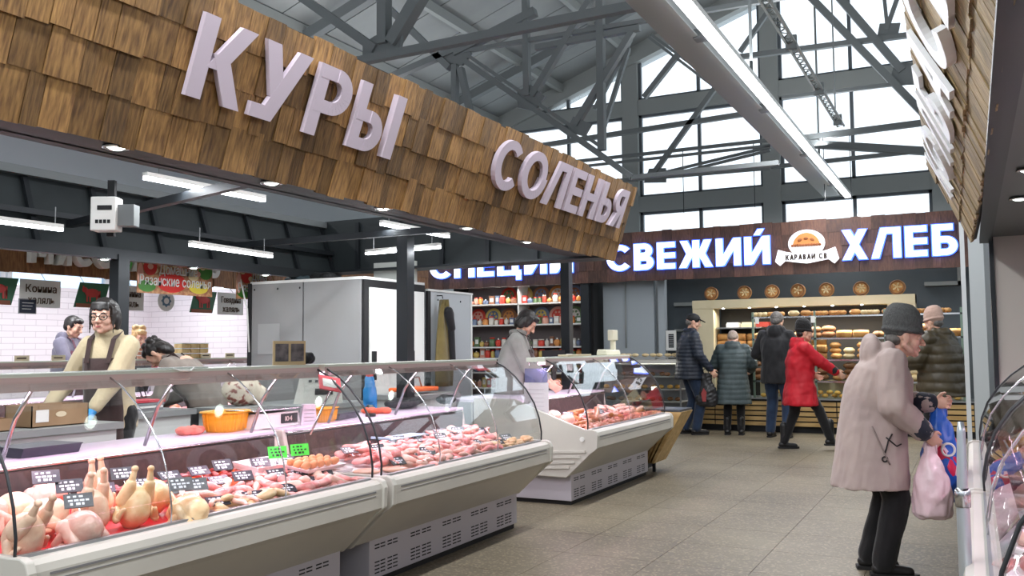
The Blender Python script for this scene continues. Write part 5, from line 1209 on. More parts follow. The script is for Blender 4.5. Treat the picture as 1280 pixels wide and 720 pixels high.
# whole chickens
def chicken(m, x, y, z, rot, label, group, legs=1, s=1.0):
    t = thing('whole_chicken', label, 'poultry', (x, y, z), 0, group); t.rotation_euler = rot; t.scale = (s, s, s)
    b = MB().ellip((0, 0, .07), (.07, .064, .088), n=18, m=12).ellip((.018, 0, .055), (.058, .058, .06)).ellip((0, 0, .13), (.035, .04, .03)).limb((0, 0, .0), (.012, 0, -.03 + .03), .03, .02)
    link('carcass', remesh(b, .010, 2, lambda co: snoise(co, 70, 3) * .0028, 'carcass', m, dec=.6), t)
    for q in (-1, 1):
        if legs:
            part('drumstick', MB().limb((.0, q * .045, .10), (.02, q * .04, .165), .033, .022, 12).limb((.02, q * .04, .165), (.022, q * .034, .22), .016, .010, 10).ellip((.022, q * .034, .226), (.014, .014, .013), n=10, m=7), m, t)
        else:
            part('drumstick', MB().limb((-.02, q * .05, .05), (.04, q * .06, .10), .032, .022, 12).limb((.04, q * .06, .10), (.07, q * .05, .13), .014, .010, 10), m, t)
        part('wing', MB().limb((.0, q * .066, .06), (.03, q * .082, .03), .018, .016, 10).limb((.03, q * .082, .03), (.045, q * .066, .07), .014, .009, 10), m, t)
    return t
CH = [(-3.02, 2.06, SKINM, 1, .1, (.1, .5, .3)), (-3.18, 2.20, SKINM, 0, .0, (-.2, 1.2, .8)), (-3.02, 2.27, PALEM, 0, .0, (.2, 1.35, .2)), (-3.26, 2.05, PALEM, 0, 0, (.0, 1.1, 1.8)), (-3.10, 2.42, SKINM, 1, 0, (.1, .12, .2)),
      (-3.06, 2.58, YELM, 1, 0, (-.1, .1, -.2)), (-3.24, 2.56, SKINM, 1, 0, (.05, -.1, .4)), (-2.98, 2.72, YELM, 0, 0, (.1, 1.4, .4)), (-3.2, 2.78, YELM, 0, 0, (.0, 1.2, -.3)), (-3.38, 2.42, PALEM, 0, 0, (.0, 1.2, 2.4)), (-3.36, 2.22, SKINM, 0, 0, (.2, 1.3, .4)), (-3.40, 2.06, SKINM, 0, 0, (.2, 1.3, 1.4))]
ORD = ['first', 'second', 'third', 'fourth', 'fifth', 'sixth', 'seventh', 'eighth', 'ninth', 'tenth', 'eleventh', 'twelfth']
for k, (x, y, m, lg, _, rot) in enumerate(CH):
    nm = {'chicken_skin': 'pinkish', 'poultry_pale': 'pale', 'poultry_yellow': 'yellow'}[m.name]
    chicken(m, x, y, deckz(x) + (.015 if lg else .05), rot, '%s whole chicken %s, %s from the camera end' % (nm, 'with legs pointing up' if lg else 'lying on its side', ORD[k]), 'whole chickens at the near end of the first counter', lg, 1.02)
rt = part('red_liner', MB().prism([(-2.872, .58), (-3.45, .657), (-3.45, .662), (-2.872, .585)], 1.98, 2.92), mat('red_tray', (214, 52, 62), .35)); tag(rt, 'red plastic liner under the whole chickens', 'tray')
# counter 1 cuts
def tray(x0, x1, y0, y1, z, m, label, h=.03, cat='tray', grp=None):
    t = thing('food_tray', label, cat, ((x0 + x1) / 2, (y0 + y1) / 2, z), group=grp); a, b = (x1 - x0) / 2, (y1 - y0) / 2; t.rotation_euler = (0, A(7.7), 0)
    part('base', MB().box(-a * .9, a * .9, -b * .9, b * .9, 0, .004), m, t)
    w = MB()
    for p, q in (((-a, -b), (a, -b)), ((a, -b), (a, b)), ((a, b), (-a, b)), ((-a, b), (-a, -b))): w.add([(p[0] * .9, p[1] * .9, 0), (q[0] * .9, q[1] * .9, 0), (q[0], q[1], h), (p[0], p[1], h), (p[0] * .88, p[1] * .88, .004), (q[0] * .88, q[1] * .88, .004), (q[0] * .97, q[1] * .97, h), (p[0] * .97, p[1] * .97, h)], [(0, 1, 2, 3), (7, 6, 5, 4), (3, 2, 6, 7), (0, 3, 7, 4), (1, 5, 6, 2)])
    part('rim', w, m, t); return t
ORG = mat('orange_tray', (238, 120, 40), .35); WTR = mat('white_foam_tray', (236, 228, 232), .4)
for k in range(6):
    y = 2.62 + k * .215
    tray(-3.50, -3.30, y, y + .19, deckz(-3.30) + .022, ORG, 'orange tray of dark giblets at the back of the first counter, %s of six' % ORD[k], grp='orange giblet trays')
    mm = [LILM, REDM, LILM, REDM, PINKM, LILM][k]
    pile(-3.48, -3.31, y + .015, y + .175, [('blob', mm)], 'heaped in the %s orange tray of the first counter' % ORD[k], 'giblets in the orange trays', dx=.045, dy=.042, layers=2, zb=.03, jit=.006, s=.9)
pile(-3.27, -3.08, 2.86, 3.30, [('fillet', PINKM), ('fillet', PALEM), ('blob', PINKM)], 'in the middle of the first counter', 'fillets in the first counter')
pile(-3.27, -2.92, 3.30, 3.80, [('drumstick', PINKM), ('drumstick', PALEM), ('thigh', PINKM)], 'heaped at the far end of the first counter', 'drumsticks and thighs in the first counter')
pile(-3.08, -2.91, 2.88, 3.30, [('wing', YELM), ('wing', PALEM), ('thigh', YELM)], 'at the front of the first counter', 'yellow pieces in the first counter')
pile(-3.02, -2.89, 3.25, 3.9, [('wing', PALEM), ('thigh', PALEM), ('drumstick', PINKM)], 'along the front glass of the first counter', 'wings at the front of the first counter', layers=2)
# eggs in their carton
ec = tray(-3.20, -3.02, 3.62, 3.94, .70, WTR, 'open white carton tray holding brown eggs at the far end of the first counter', .02, 'egg carton')
for i in range(3):
    for j in range(5): tag(link('brown_egg', bpy.data.meshes.get('egg') or MB().ellip((0, 0, .0), (.021, .021, .027), n=14, m=9).mesh('egg', mat('egg_brown', (214, 138, 92), .45, rnd=.08, rgb2=(224, 152, 106))), None, (-3.165 + i * .05, 3.66 + j * .058, .737 - i * .006), (1.2, 0, R.uniform(0, 3))), 'brown egg in the carton at the far end of the first counter', 'egg', 'brown eggs in the carton')
tray(-3.42, -3.24, 3.50, 3.76, .70, WTR, 'white paper box behind the egg carton with a green card', .035, 'box')
CG = card_proto(CARDG, BLACK)
for k, (x, y) in enumerate(((-3.25, 3.66), (-3.22, 3.80))): pcard(x, y, .755, CAM_, A(-18), 'bright green price card behind the brown eggs, %s one' % ['left', 'right'][k], 'green egg price cards', proto=CG)
# counter 2
pile(-3.45, -3.26, 4.35, 5.95, [('strip', PINKM), ('thigh', PINKM), ('blob', PINKM), ('fillet', PALEM)], 'heaped along the back of the second counter', 'cuts at the back of the second counter', zb=.02)
pile(-3.26, -3.06, 4.32, 5.7, [('thigh', PINKM), ('drumstick', PINKM), ('thigh', PALEM)], 'in the middle of the second counter', 'cuts in the middle of the second counter', zb=.02)
pile(-3.06, -2.90, 4.42, 5.45, [('thigh', PALEM), ('drumstick', PALEM), ('fillet', PINKM)], 'near the front glass of the second counter', 'cuts at the front of the second counter')
pile(-3.04, -2.90, 5.45, 5.98, [('wing', YELM), ('blob', YELM), ('thigh', YELM)], 'at the far end of the second counter', 'yellow pieces in the second counter')
for k, (x, y) in enumerate(((-3.05, 4.16), (-3.0, 4.36), (-3.28, 4.14))):
    t = tray(x - .09, x + .09, y - .09, y + .09, deckz(x + .09) + .012, WTR, ['low tray with a brown round schnitzel at the near end of the second counter', 'second low tray with a brown round schnitzel behind the glass', 'low tray with a pale fillet at the back near end of the second counter'][k], .02)
    o = part('schnitzel', MB().ellip((0, 0, .02), (.082, .075, .016), n=20, m=8), mat('schnitzel_tan', (196, 140, 118), .4, rgb2=(210, 160, 136), scale=20)); o.location = (x, y, deckz(x) + .012); tag(o, ['round tan schnitzel in the front tray of the second counter', 'round tan schnitzel in the next tray of the second counter', 'pale cutlet in the back tray of the second counter'][k], 'meat')
tb_ = part('blue_tray', MB().box(-3.45, -3.3, 4.75, 5.2, .74, .745).box(-3.45, -3.3, 4.75, 4.76, .74, .76), mat('pale_blue_tray', (170, 200, 222), .3)); tag(tb_, 'pale blue tray lying at the back of the second counter', 'tray')
# counter 3
for k in range(7):
    y = 7.02 + k * .285
    tray(-3.05, -2.885, y, y + .26, deckz(-2.885) + .012, mat('red_foam', (190, 70, 60), .4), 'reddish tray of minced meat along the front of the third counter, %s of seven' % ORD[k], .045, grp='minced meat trays')
    pile(-3.04, -2.90, y + .02, y + .24, [('mince', MINCE)], 'in the %s front tray of the third counter' % ORD[k], 'minced meat mounds', dx=.07, dy=.08, layers=2, zb=.02, jit=.01, s=.72)
pile(-3.42, -3.08, 7.45, 8.95, [('sausage', SMOKE), ('strip', PINKM), ('sausage', PALEM)], 'lying in the middle of the third counter', 'cured meat in the third counter', dx=.11, dy=.1)
for k, (x, y) in enumerate(((-3.35, 7.12), (-3.2, 7.3), (-3.38, 7.42))):
    o = link('pale_ham', PM[('ham', PALEM.name)], None, (x, y, deckz(x) + .01), (0, 0, .4 + k)); tag(o, ['large pale ham behind the ribbed end of the third counter', 'second pale ham in the third counter, nearer the glass', 'third pale ham at the back of the third counter'][k], 'meat')
# price cards
def rowcards(n, x0, x1, y0, y1, z, label, group):
    for k in range(n):
        y = y0 + (k + .5) * (y1 - y0) / n + R.uniform(-.03, .03); x = R.uniform(x0, x1)
        pcard(x, y, deckz(x) + z, CAM_ + R.uniform(-.25, .25), A(-50 + R.uniform(-12, 12)), label, group)
rowcards(7, -3.38, -3.30, 2.55, 3.9, .075, 'black price card standing over the orange giblet trays', 'price cards over the giblet trays')
rowcards(6, -3.20, -3.08, 2.8, 3.75, .07, 'black price card in the middle of the first counter cuts', 'price cards in the first counter middle')
rowcards(5, -3.02, -2.93, 2.9, 3.85, .05, 'black price card by the front glass of the first counter', 'price cards at the first counter glass')
for k, (x, y, z) in enumerate(((-2.98, 2.28, .74), (-3.28, 2.36, .80), (-3.22, 2.42, .76), (-2.95, 2.74, .74), (-2.99, 2.86, .72), (-3.2, 2.66, .78))): pcard(x, y, z, CAM_, A(-42), 'black price card propped on the whole chickens, %s of six' % ORD[k], 'price cards on the whole chickens')
rowcards(9, -3.36, -3.2, 4.25, 5.9, .07, 'black price card at the back of the second counter', 'price cards at the second counter back')
rowcards(8, -3.1, -2.95, 4.3, 5.9, .055, 'black price card near the glass of the second counter', 'price cards at the second counter glass')
rowcards(5, -3.3, -3.1, 7.4, 8.9, .06, 'dark price card among the cured meat of the third counter', 'price cards in the third counter')
for p in (CP, CG):
    for ch in list(p.children): bpy.data.objects.remove(ch)
    bpy.data.objects.remove(p)
# right-hand counter: wrapped meat packs
FILM = glass('cling_film', (.98, .96, .97), .10, .08)
def pack(x, y, z, rz, label, g, m, s=1.0):
    t = thing('wrapped_meat_pack', label, 'packaged meat', (x, y, z), rz, g); t.scale = (s, s, s)
    part('tray_shell', MB().box(-.09, .09, -.07, .07, 0, .025), WTR, t, bev=.006)
    o = link('meat_cut', PM[('thigh', m.name)], t, (0, 0, .02), (0, 0, R.uniform(0, 3)), (1.4, 1.4, 1.3))
    part('film', MB().add([(-.09, -.07, .026), (.09, -.07, .026), (.09, .07, .026), (-.09, .07, .026), (-.05, -.04, .075), (.05, -.04, .07), (.05, .04, .075), (-.05, .04, .072)], [(0, 1, 5, 4), (1, 2, 6, 5), (2, 3, 7, 6), (3, 0, 4, 7), (4, 5, 6, 7)], True), FILM, t)
    if R.random() < .5: part('label_sticker', MB().box(-.03, .03, -.02, .02, .076, .077), WHITEP, t)
for i in range(13):
    for j in range(5):
        y = 2.42 + i * .37 + R.uniform(-.02, .02); x = .11 + j * .135
        lb = ['front', 'second', 'third', 'fourth', 'back'][j]
        pack(x, y, .595 + j * .018, R.uniform(-.3, .3) + PI / 2, 'wrapped pack of pink meat in the %s row of the right-hand counter' % lb, 'wrapped packs, %s row' % lb, R.choice([PINKM, PALEM, PINKM]), 1.0)
        if R.random() < .7: pack(x + .03, y + .1, .668 + j * .018, R.uniform(-.6, .6) + PI / 2, 'upper wrapped pack lying across the %s row of the right-hand counter' % lb, 'upper wrapped packs, %s row' % lb, R.choice([PINKM, REDM, PALEM]), .95)
# far meat stall counters: heaps behind the glass
def far_pile(y0, y1, label, group):
    for i in range(int((y1 - y0) / .17)):
        for j in range(3):
            k, m = R.choice([('ham', PALEM), ('thigh', PINKM), ('fillet', PINKM), ('ham', SMOKE)]); s = 1 if k == 'ham' else 1.8
            tag(link('meat_joint', PM[(k, m.name)], None, (-7.72 + j * .16, y0 + .08 + i * .17, .615 + (2 - j) * .012), (0, 0, R.uniform(0, 6)), (s, s, s)), label, 'meat', group)
far_pile(3.3, 6.1, 'raw joint in the far meat stall counter', 'joints in the far stall counter')
far_pile(6.3, 9.0, 'raw joint in the farther meat stall counter', 'joints in the farther stall counter')
# ------------------------------------------------------------------ things on and behind the counters
WZ = .867
sc_ = thing('electronic_scale', 'white electronic scale with a long pan and dark display on the worktop', 'scale', (-3.74, 4.10, WZ), A(90))
part('body', MB().prism([(-.20, 0), (.20, 0), (.17, .085), (-.17, .085)], -.10, .13), WHITEP, sc_); part('pan', MB().box(-.21, .21, -.11, .16, .10, .108), CHROME, sc_, bev=.004)
part('display', MB().box(.02, .16, -.106, -.10, .02, .075), BLACK, sc_); letters('104', .03, .06, .002, mat('display_glyph', (220, 200, 190)), sc_, (.05, -.107, .032), (1, 0, 0), (0, 0, 1), 0, 'digits', flat=True)
part('pan_support', MB().box(-.1, .1, -.05, .08, .085, .1), ALU, sc_)
BSK = mat('basket_yellow', (244, 176, 40), .4)
def basket(x, y, z, s, label, rz=0):
    t = thing('plastic_basket', label, 'basket', (x, y, z), rz); n = 24
    def ring(r, zz): return [Vector((r * s * math.copysign(abs(math.cos(a)) ** .6, math.cos(a)) * 1.0, r * s * 1.25 * math.copysign(abs(math.sin(a)) ** .6, math.sin(a)), zz)) for a in [2 * PI * k / n for k in range(n)]]
    part('shell', MB().loft([ring(.075, 0), ring(.085, .05 * s * 1.4), ring(.09, .075 * s * 1.2), ring(.102, .077 * s * 1.2), ring(.1, .082 * s * 1.2), ring(.086, .078 * s * 1.2), ring(.07, .006)], cap=True), BSK, t)
    rb = MB()
    for k in range(n): a = 2 * PI * k / n; p = ring(.08, .01)[k]; q = ring(.09, .07 * s * 1.2)[k]; rb.beam(p, q, .004)
    part('ribs', rb, BSK, t); t['x'] = 1; del t['x']; return t
basket(-3.76, 3.80, WZ, 1.15, 'yellow plastic basket with small goods beside the pink cloth', .3); basket(-3.66, 4.52, WZ, .9, 'smaller yellow plastic basket beside the white ticket box', .2)
for k in range(4): tag(link('wrapped_sweet', MB().ellip((0, 0, .012), (.024, .016, .012), n=8, m=6).mesh('sweet', mat('silver_pack', (200, 190, 196), .3, .3)), None, (-3.79 + k * .022, 3.76 + (k % 2) * .05, WZ + .07), (0, 0, k)), 'small silvery packet in the larger yellow basket', 'packet', 'packets in the yellow basket')
m = MB()
for k in range(9): m.ellip((R.uniform(-.06, .06), R.uniform(-.08, .08), .018), (.045, .04, .022), n=10, m=7)
o = link('cleaning_cloth', remesh(m, .009, 1, lambda co: snoise(co, 110, 3) * .008, 'cloth', fabric('salmon_cloth', (236, 138, 120), (222, 120, 104))), None, (-3.80, 3.60, WZ)); tag(o, 'crumpled salmon pink cloth left of the yellow basket', 'cloth')
o = link('cleaning_cloth', o.data.copy(), None, (-3.76, 5.26, WZ), (0, 0, 1.2)); o.data.materials[0] = fabric('orange_cloth', (240, 110, 74), (226, 92, 60)); tag(o, 'crumpled orange red cloth under the hanging blue glove', 'cloth')
t = thing('ticket_box', 'small white ticket box with ruled front between basket and scale', 'box', (-3.62, 4.34, WZ), A(50)); part('case', MB().prism([(-.05, 0), (.05, 0), (.035, .12), (-.035, .12)], -.04, .04), mat('box_pinkwhite', (236, 222, 236), .4), t)
for k in range(4): part('line', MB().box(-.03, .03, -.042, -.04, .02 + k * .022, .024 + k * .022), ALU, t)
for lb, x, y, rz in (('black wedge-shaped tray lying at the near end of the worktop', -3.70, 2.62, 0), ('black wedge-shaped tray beside the smaller yellow basket', -3.72, 4.74, .2)):
    t = thing('black_tray', lb, 'tray', (x, y, WZ), rz); part('pan', MB().prism([(-.07, 0), (.08, 0), (.10, .04), (-.11, .04)], -.14, .14), mat('pad_black', (44, 42, 56), .5), t); part('rim', MB().box(-.11, .10, -.145, .145, .038, .043), mat('pad_black', (44, 42, 56), .5), t)
t = thing('tape_dispenser', 'small dark tape holder lying on the lilac worktop', 'tape', (-3.62, 4.98, WZ)); part('roll', MB().lathe([(.02, 0), (.035, 0), (.035, .02), (.02, .02)], n=18, cap=False), BLACK, t)
# cash register deeper in the stall
t = thing('cash_register', 'beige cash register with button panel seen through the glass', 'cash register', (-4.78, 5.86, .885), A(35)); part('body', MB().prism([(-.19, 0), (.19, 0), (.15, .30), (-.12, .30)], -.12, .12), mat('register_beige', (204, 204, 196), .5), t)
for i in range(4):
    for j in range(2): part('key', MB().box(-.07 + i * .05, -.045 + i * .05, -.128, -.12, .17 + j * .05, .19 + j * .05), BLACK, t)
part('display', MB().box(-.02, .12, -.128, -.12, .07, .12), BLACK, t); part('paper_slot', MB().box(-.1, .1, -.02, .04, .30, .315), WHITEP, t)
# side table and packing table
def table(x0, x1, y0, y1, z, label):
    t = thing('steel_table', label, 'table', ((x0 + x1) / 2, (y0 + y1) / 2, 0)); a, b = (x1 - x0) / 2, (y1 - y0) / 2
    part('top', MB().box(-a, a, -b, b, z - .04, z), mat('table_grey', (150, 154, 154), .4, .3), t); part('apron_rail', MB().box(-a + .03, a - .03, -b + .03, b - .03, z - .28, z - .04), mat('table_pale', (196, 200, 198), .5), t)
    for sx in (-1, 1):
        for sy in (-1, 1): part('leg', MB().box(sx * (a - .05) - .02, sx * (a - .05) + .02, sy * (b - .05) - .02, sy * (b - .05) + .02, 0, z - .28), ALU, t)
table(-5.2, -4.68, 2.3, 3.88, .885, 'grey steel packing table in front of the seller in glasses'); table(-5.72, -5.2, 4.36, 4.96, .885, 'second grey steel table to the right of the seller in glasses'); table(-5.3, -4.55, 5.02, 6.25, .885, 'steel table under the cash register')
CARDB = mat('cardboard', (160, 132, 100), .8, rgb2=(146, 118, 88), scale=5)
def carton(x, y, z, w, d, h, label, rz=0, flaps=True):
    t = thing('cardboard_box', label, 'box', (x, y, z), rz); th = .006
    for a, b, c, e in ((-w, w, -d, -d + th), (-w, w, d - th, d), (-w, -w + th, -d, d), (w - th, w, -d, d)): part('side', MB().box(a, b, c, e, 0, h), CARDB, t)
    part('bottom', MB().box(-w, w, -d, d, 0, th), CARDB, t); return t
b_ = carton(-4.90, 3.52, .885, .12, .185, .125, 'cardboard box with a white label and hand hole on the packing table', .0); part('label_sticker', MB().box(.121, .123, -.16, -.08, .03, .10), WHITEP, b_); part('hand_hole', MB().prism([(.0 + .035 * math.cos(a), .07 + .016 * math.sin(a)) for a in [2 * PI * k / 14 for k in range(14)]], .1205, .1225, 'x'), mat('hole_cream', (214, 200, 170)), b_)
b2 = carton(-4.86, 3.0, .885, .13, .2, .07, 'low cardboard tray holding a clear bag of chicken at the left edge'); m = MB()
for k in range(8): m.ellip((R.uniform(-.08, .08), R.uniform(-.12, .12), .09 + R.uniform(0, .05)), (.08, .09, .07), n=12, m=8)
o = link('bag_of_chicken', remesh(m, .013, 2, lambda co: snoise(co, 60, 3) * .008, 'bag', mat('bagged_chicken', (226, 186, 160), .2, rgb2=(240, 214, 196), scale=9, coat=.6)), None, (-4.86, 2.98, .895)); tag(o, 'clear bag bulging with pale chicken in the low cardboard tray', 'bag')
t = thing('crate', 'shallow steel tray with stacked magazines beside the bent seller', 'crate', (-5.45, 4.62, .885), A(0)); part('shell', MB().box(-.1, .1, -.16, .16, 0, .02), ALU, t)
for k in range(3): part('magazine', MB().box(-.11, .11, -.15 + .01 * k, .15 + .01 * k, .02 + k * .02, .036 + k * .02), [WHITEP, mat('magazine_grey', (130, 134, 140)), mat('magazine_red', (206, 64, 78))][k], t)
fb_ = link('floral_bag', remesh(MB().ellip((0, 0, .12), (.11, .18, .13)).ellip((0, .14, .08), (.10, .12, .09)), .018, 2, lambda co: snoise(co, 40, 3) * .012, 'bag', mat('floral_print', (206, 196, 176), .7, rgb2=(130, 70, 60), scale=16, ramp=(.55, .6))), None, (-5.12, 5.34, .885)); tag(fb_, 'bulky bag of pale floral fabric behind the bent seller', 'bag')
# things on the top rails
t = thing('photo_frame', 'small framed pair of dark pictures standing on the glass rail', 'picture frame', (-3.30, 3.80, 1.237), A(60)); part('frame', MB().box(-.09, .09, 0, .015, 0, .13), mat('frame_beige', (196, 170, 130)), t)
for q in (-.043, .043): part('picture', MB().box(q - .036, q + .036, -.003, 0, .02, .115), mat('picture_dark', (60, 56, 58), .4, rgb2=(120, 110, 112), scale=20), t)
m = MB(); m.ellip((0, 0, .03), (.05, .07, .03)); m.ellip((0, .04, .035), (.04, .05, .035)); o = link('black_pouch', remesh(m, .009, 1, lambda co: snoise(co, 90, 3) * .005, 'pouch', BLACK), None, (-3.31, 3.92, 1.237)); tag(o, 'black pouch lying in front of the picture frame on the rail', 'pouch')
t = thing('clear_lid', 'clear plastic lid lying on the rail above the bent seller', 'lid', (-3.30, 3.0, 1.237)); part('plate', MB().box(-.05, .06, -.16, .16, 0, .006), mat('clear_plastic', (222, 228, 222), .15), t); part('handle', MB().tube([(.07, -.06, .003), (.085, -.03, -.01), (.085, .03, -.01), (.07, .06, .003)], .004, 6), WHITEP, t)
t = thing('card_holder', 'red and white price frame on a slanting strut inside the glass', 'sign', (-3.12, 3.92, 1.13), A(64)); part('frame', MB().box(-.065, .065, -.004, .004, -.04, .05), mat('holder_red', (214, 60, 72), .4), t); part('insert', MB().box(-.045, .035, -.006, -.004, -.022, .028), WHITEP, t); t.rotation_euler = (A(-35), A(12), A(64))
part('stand_rod', MB().tube([(0, .004, -.04), (-.08, .12, -.26)], .006, 6), CHROME, t)
t = thing('card_holder', 'red card clipped to the far end of the second counter rail', 'sign', (-3.2, 5.72, 1.18)); part('frame', MB().box(-.09, .05, -.07, .07, -.004, .004), mat('holder_red', (214, 60, 72), .4), t); t.rotation_euler = (0, A(24), 0)
# blue glove and pink bag hung from the rail
t = thing('hanging_gloves', 'blue glove and red bag end dangling behind the glass by the black frame', 'glove', (-3.95, 5.42, 1.14)); m = MB(); m.limb((0, 0, -.04), (0.01, 0, -.18), .035, .05).limb((.02, .03, -.12), (.03, .03, -.24), .02, .016).limb((-.02, -.02, -.12), (-.02, -.03, -.23), .02, .014)
link('blue_glove', remesh(m, .009, 1, lambda co: snoise(co, 90, 3) * .004, 'g', mat('blue_glove', (40, 140, 205), .35)), t); part('red_tip', MB().limb((0, 0, 0), (.0, .0, -.06), .03, .022), mat('tip_red', (206, 90, 84), .5), t); part('hook', MB().tube([(0, 0, .0), (0, 0, .06)], .004, 6), CHROME, t)
m = MB()
for k in range(12): m.ellip((R.uniform(-.10, .10), R.uniform(-.32, .32), .03), (.08, .10, .035), n=10, m=7)
o = link('black_sack', remesh(m, .014, 1, lambda co: snoise(co, 70, 3) * .012, 'sack', mat('sack_black', (38, 40, 44), .45)), None, (-3.88, 5.95, .88)); tag(o, 'flattened black sack at the far end of the worktop', 'sack')
t = thing('orange_tray_stack', 'orange tray with wire handle on the table behind the second counter', 'tray', (-4.35, 6.62, .95)); part('tray', MB().box(-.12, .12, -.22, .22, 0, .035), mat('tray_bright_orange', (240, 106, 40), .4), t, bev=.01); part('wire_handle', MB().tube([(0, -.15, .035), (0, -.13, .12), (0, .08, .12), (0, .12, .035)], .007, 6), CHROME, t)
table(-4.6, -4.1, 6.3, 7.0, .93, 'narrow steel table under the orange tray')
# third counter: paper sheet, scale, terminal, sign emblem glass sticker
t = thing('paper_sheet', 'pale ruled paper sheet standing at the near end of the third counter', 'sheet', (-3.36, 7.02, .64), A(10)); part('sheet', MB().box(-.11, .11, 0, .003, 0, .38), mat('paper_lilac', (222, 214, 220), .6), t); part('clear_pocket', MB().box(-.10, .10, -.002, .004, .38, .50), mat('pocket_blue', (120, 126, 170), .2, alpha=.5), t)
for k in range(9): part('line', MB().box(-.09, .07, -.0015, 0, .03 + k * .036, .034 + k * .036), mat('line_grey', (190, 182, 190)), t)
t = thing('white_scale', 'cream weighing scale on top of the third counter rail', 'scale', (-3.34, 8.72, 1.237)); part('body', MB().prism([(-.06, 0), (.06, 0), (.05, .05), (-.05, .06)], -.2, .2), mat('scale_cream', (222, 218, 196), .4), t, bev=.01); part('column', MB().box(-.02, .02, .1, .16, .05, .2), mat('scale_cream', (222, 218, 196), .4), t); part('head', MB().box(-.03, .03, .05, .2, .15, .26), mat('scale_cream', (222, 218, 196), .4), t, bev=.008)
t = thing('card_terminal', 'black till screen on a post beside the seller in the grey sweater', 'till', (-3.98, 8.75, .87), A(50)); part('screen', MB().box(-.13, .13, -.012, .012, .22, .42), BLACK, t); part('stem', MB().box(-.02, .02, -.02, .02, 0, .24), BLACK, t); part('foot', MB().box(-.08, .08, -.06, .06, 0, .012), BLACK, t); part('paper', MB().box(.15, .22, -.01, .0, .2, .38), WHITEP, t)
t = thing('cutting_board', 'long pale wooden board lying on the third counter rail', 'board', (-3.29, 7.72, 1.237)); part('board', MB().box(-.05, .05, -.28, .28, 0, .018), PALE, t, bev=.004)
tg = part('work_shelf', MB().box(-4.3, -3.94, 7.0, 9.0, .84, .86).box(-4.28, -4.24, 7.05, 7.09, 0, .84).box(-4.28, -4.24, 8.9, 8.94, 0, .84), WORKT); tag(tg, 'pale work shelf behind the third counter', 'shelf')
# containers stacked on the far stall counter
FOODB = mat('food_box', (206, 168, 104), .35, rgb2=(232, 206, 150), scale=14)
for i in range(3):
    for j in range(4):
        t = thing('food_container', 'clear container of yellowish food, %s layer, %s column on the far stall counter' % (['bottom', 'middle', 'top'][j], ['left', 'centre', 'right'][i]) if j < 3 else 'container', 'container', (-7.62, 7.05 + i * .13, 1.237 + j * .055), 0, 'stacked food containers') if j < 3 else None
        if t: part('tub', MB().box(-.06, .06, -.06, .06, 0, .045), FOODB, t, bev=.006); part('lid', MB().box(-.063, .063, -.063, .063, .045, .052), mat('clear_plastic', (222, 228, 222), .15), t)
for j in range(3):
    t = thing('meat_package', 'flat package of brown meat, %s one of the pile beside the food containers' % ['lowest', 'middle', 'upper'][j], 'package', (-7.62, 6.62, 1.237 + j * .042), .1 * j); part('tub', MB().box(-.07, .07, -.11, .11, 0, .034), mat('brown_pack', (160, 96, 70), .4, rgb2=(214, 180, 160), scale=12), t, bev=.006); part('film', MB().box(-.072, .072, -.112, .112, .034, .04), mat('clear_plastic', (222, 228, 222), .15), t)
for k in range(16):
    y = 3.35 + k * .36; t = thing('shelf_ticket', 'white ticket standing along the far stall counter rail', 'ticket', (-7.54, y, 1.237), 0, 'tickets on the far stall rail'); part('card', MB().box(0, .006, -.07, .07, 0, .05), mat('ticket_cream', (232, 222, 190)), t); part('writing', MB().box(.006, .008, -.05, .04, .02, .032), INK, t)
# lady's bags
bagw = mat('white_plastic_bag', (232, 208, 214), .3, rgb2=(222, 190, 198), scale=6, bump=.3, bscale=30, coat=.3)
def bagmesh(w, d, h, m, seed, neck=.3):
    rings = []
    for t_, fw in ((0, .75), (.06, .97), (.3, 1.0), (.55, .85), (.78, .55), (.92, neck), (1.0, neck * .8)):
        rings.append([Vector((w * fw * math.cos(a) * (1 + .06 * math.sin(3 * a + t_ * 4)), d * fw * math.sin(a) * (1 + .08 * math.sin(5 * a + t_ * 7)), -h + h * t_)) for a in [2 * PI * k / 36 for k in range(36)]])
    me = MB().loft(rings); return remesh(me, .011, 1, lambda co: snoise(co, 45, seed) * .010 + snoise(co * np.array([1, 1, .3]), 110, seed + 1) * .004, 'bag', m)
hr, hl = [h[0] + h[1] * .07 for h in LI['hands']]
def W_(v): return lady.matrix_basis @ v if False else Matrix.Translation((-.545, 5.68, 0)) @ Matrix.Rotation(A(-76), 4, 'Z') @ v
pr_, pl_ = W_(hr), W_(hl)
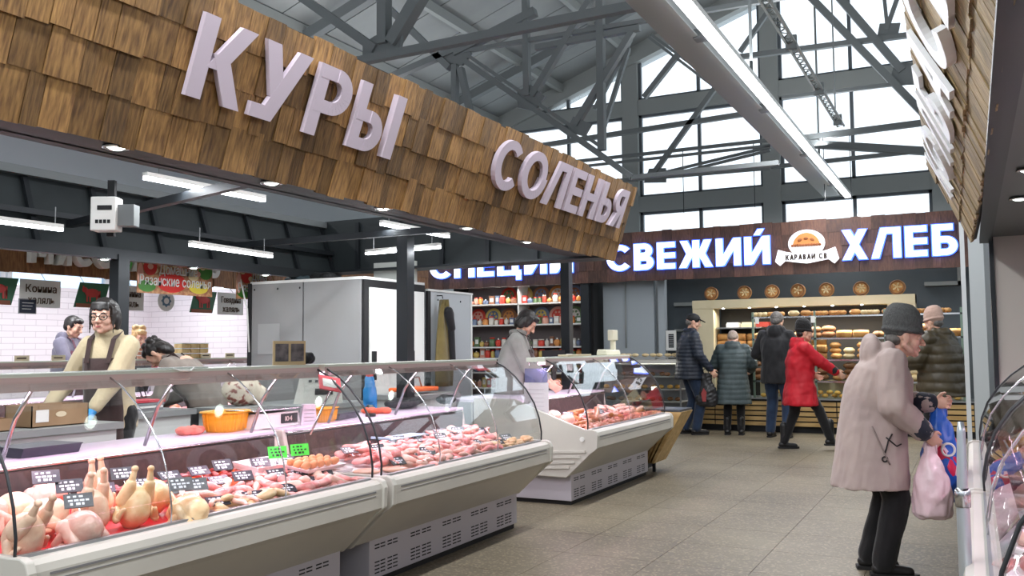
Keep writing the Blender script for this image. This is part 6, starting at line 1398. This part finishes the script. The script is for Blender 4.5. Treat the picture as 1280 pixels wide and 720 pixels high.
t = thing('plastic_bag', 'whitish pink plastic bag hanging full from the elderly woman\'s near hand', 'bag', (pr_.x - .02, pr_.y + .0, pr_.z - .03), A(15)); link('bag_body', bagmesh(.105, .10, .40, bagw, 3), t, (0, 0, -.0)); part('handle', MB().tube([(-.03, 0, -.06), (-.02, 0, .02), (.01, 0, .035), (.03, 0, .01), (.03, 0, -.06)], .008, 6), bagw, t)
def patt():
    m = bpy.data.materials.new('blue_red_print'); m.use_nodes = True; nt = m.node_tree; b = nt.nodes['Principled BSDF']; L = nt.links.new
    tc = nt.nodes.new('ShaderNodeTexCoord'); n = nt.nodes.new('ShaderNodeTexVoronoi'); n.inputs['Scale'].default_value = 12; L(tc.outputs['Object'], n.inputs['Vector'])
    s = nt.nodes.new('ShaderNodeSeparateColor'); L(n.outputs['Color'], s.inputs[0]); r = nt.nodes.new('ShaderNodeValToRGB'); r.color_ramp.interpolation = 'CONSTANT'; e = r.color_ramp.elements
    e[0].color = lin((214, 40, 84)); e[1].position = .40; e[1].color = lin((34, 96, 196)); q = e.new(.93); q.color = lin((236, 210, 224)); L(s.outputs[0], r.inputs[0]); L(r.outputs[0], b.inputs['Base Color']); b.inputs['Roughness'].default_value = .3; return m
PT = patt()
t = thing('printed_bag', 'blue and red printed bag with a white ring held in front of the elderly woman', 'bag', (pl_.x - .03, pl_.y + .03, pl_.z - .02), A(20)); link('bag_body', bagmesh(.12, .10, .54, PT, 8, .35), t)
part('printed_ring', MB().tube([(.01 + .035 * math.cos(a), -.108, -.24 + .035 * math.sin(a)) for a in [2 * PI * k / 18 for k in range(19)]], .007, 6, False), WHITEP, t); part('handle', MB().tube([(-.04, 0, -.06), (-.03, 0, .02), (.0, 0, .04), (.04, 0, .0), (.04, 0, -.06)], .01, 6), PT, t)
t = thing('black_bag', 'black shopping bag with a red patch hanging from the capped man\'s hand', 'bag', (-3.56, 13.30, .92), A(0)); link('bag_body', bagmesh(.17, .08, .50, mat('bag_black', (30, 30, 32), .4), 5, .6), t); part('red_patch', MB().prism([(-.03, -.42), (.02, -.42), (.03, -.28), (-.01, -.22), (-.05, -.3)], -.086, -.08), mat('patch_red', (150, 60, 60), .5), t); part('handle', MB().tube([(-.06, 0, -.03), (-.03, 0, .05), (.0, 0, .07), (.03, 0, .05), (.06, 0, -.03)], .007, 6), BLACK, t)
# printed sticker on the curved glass far end
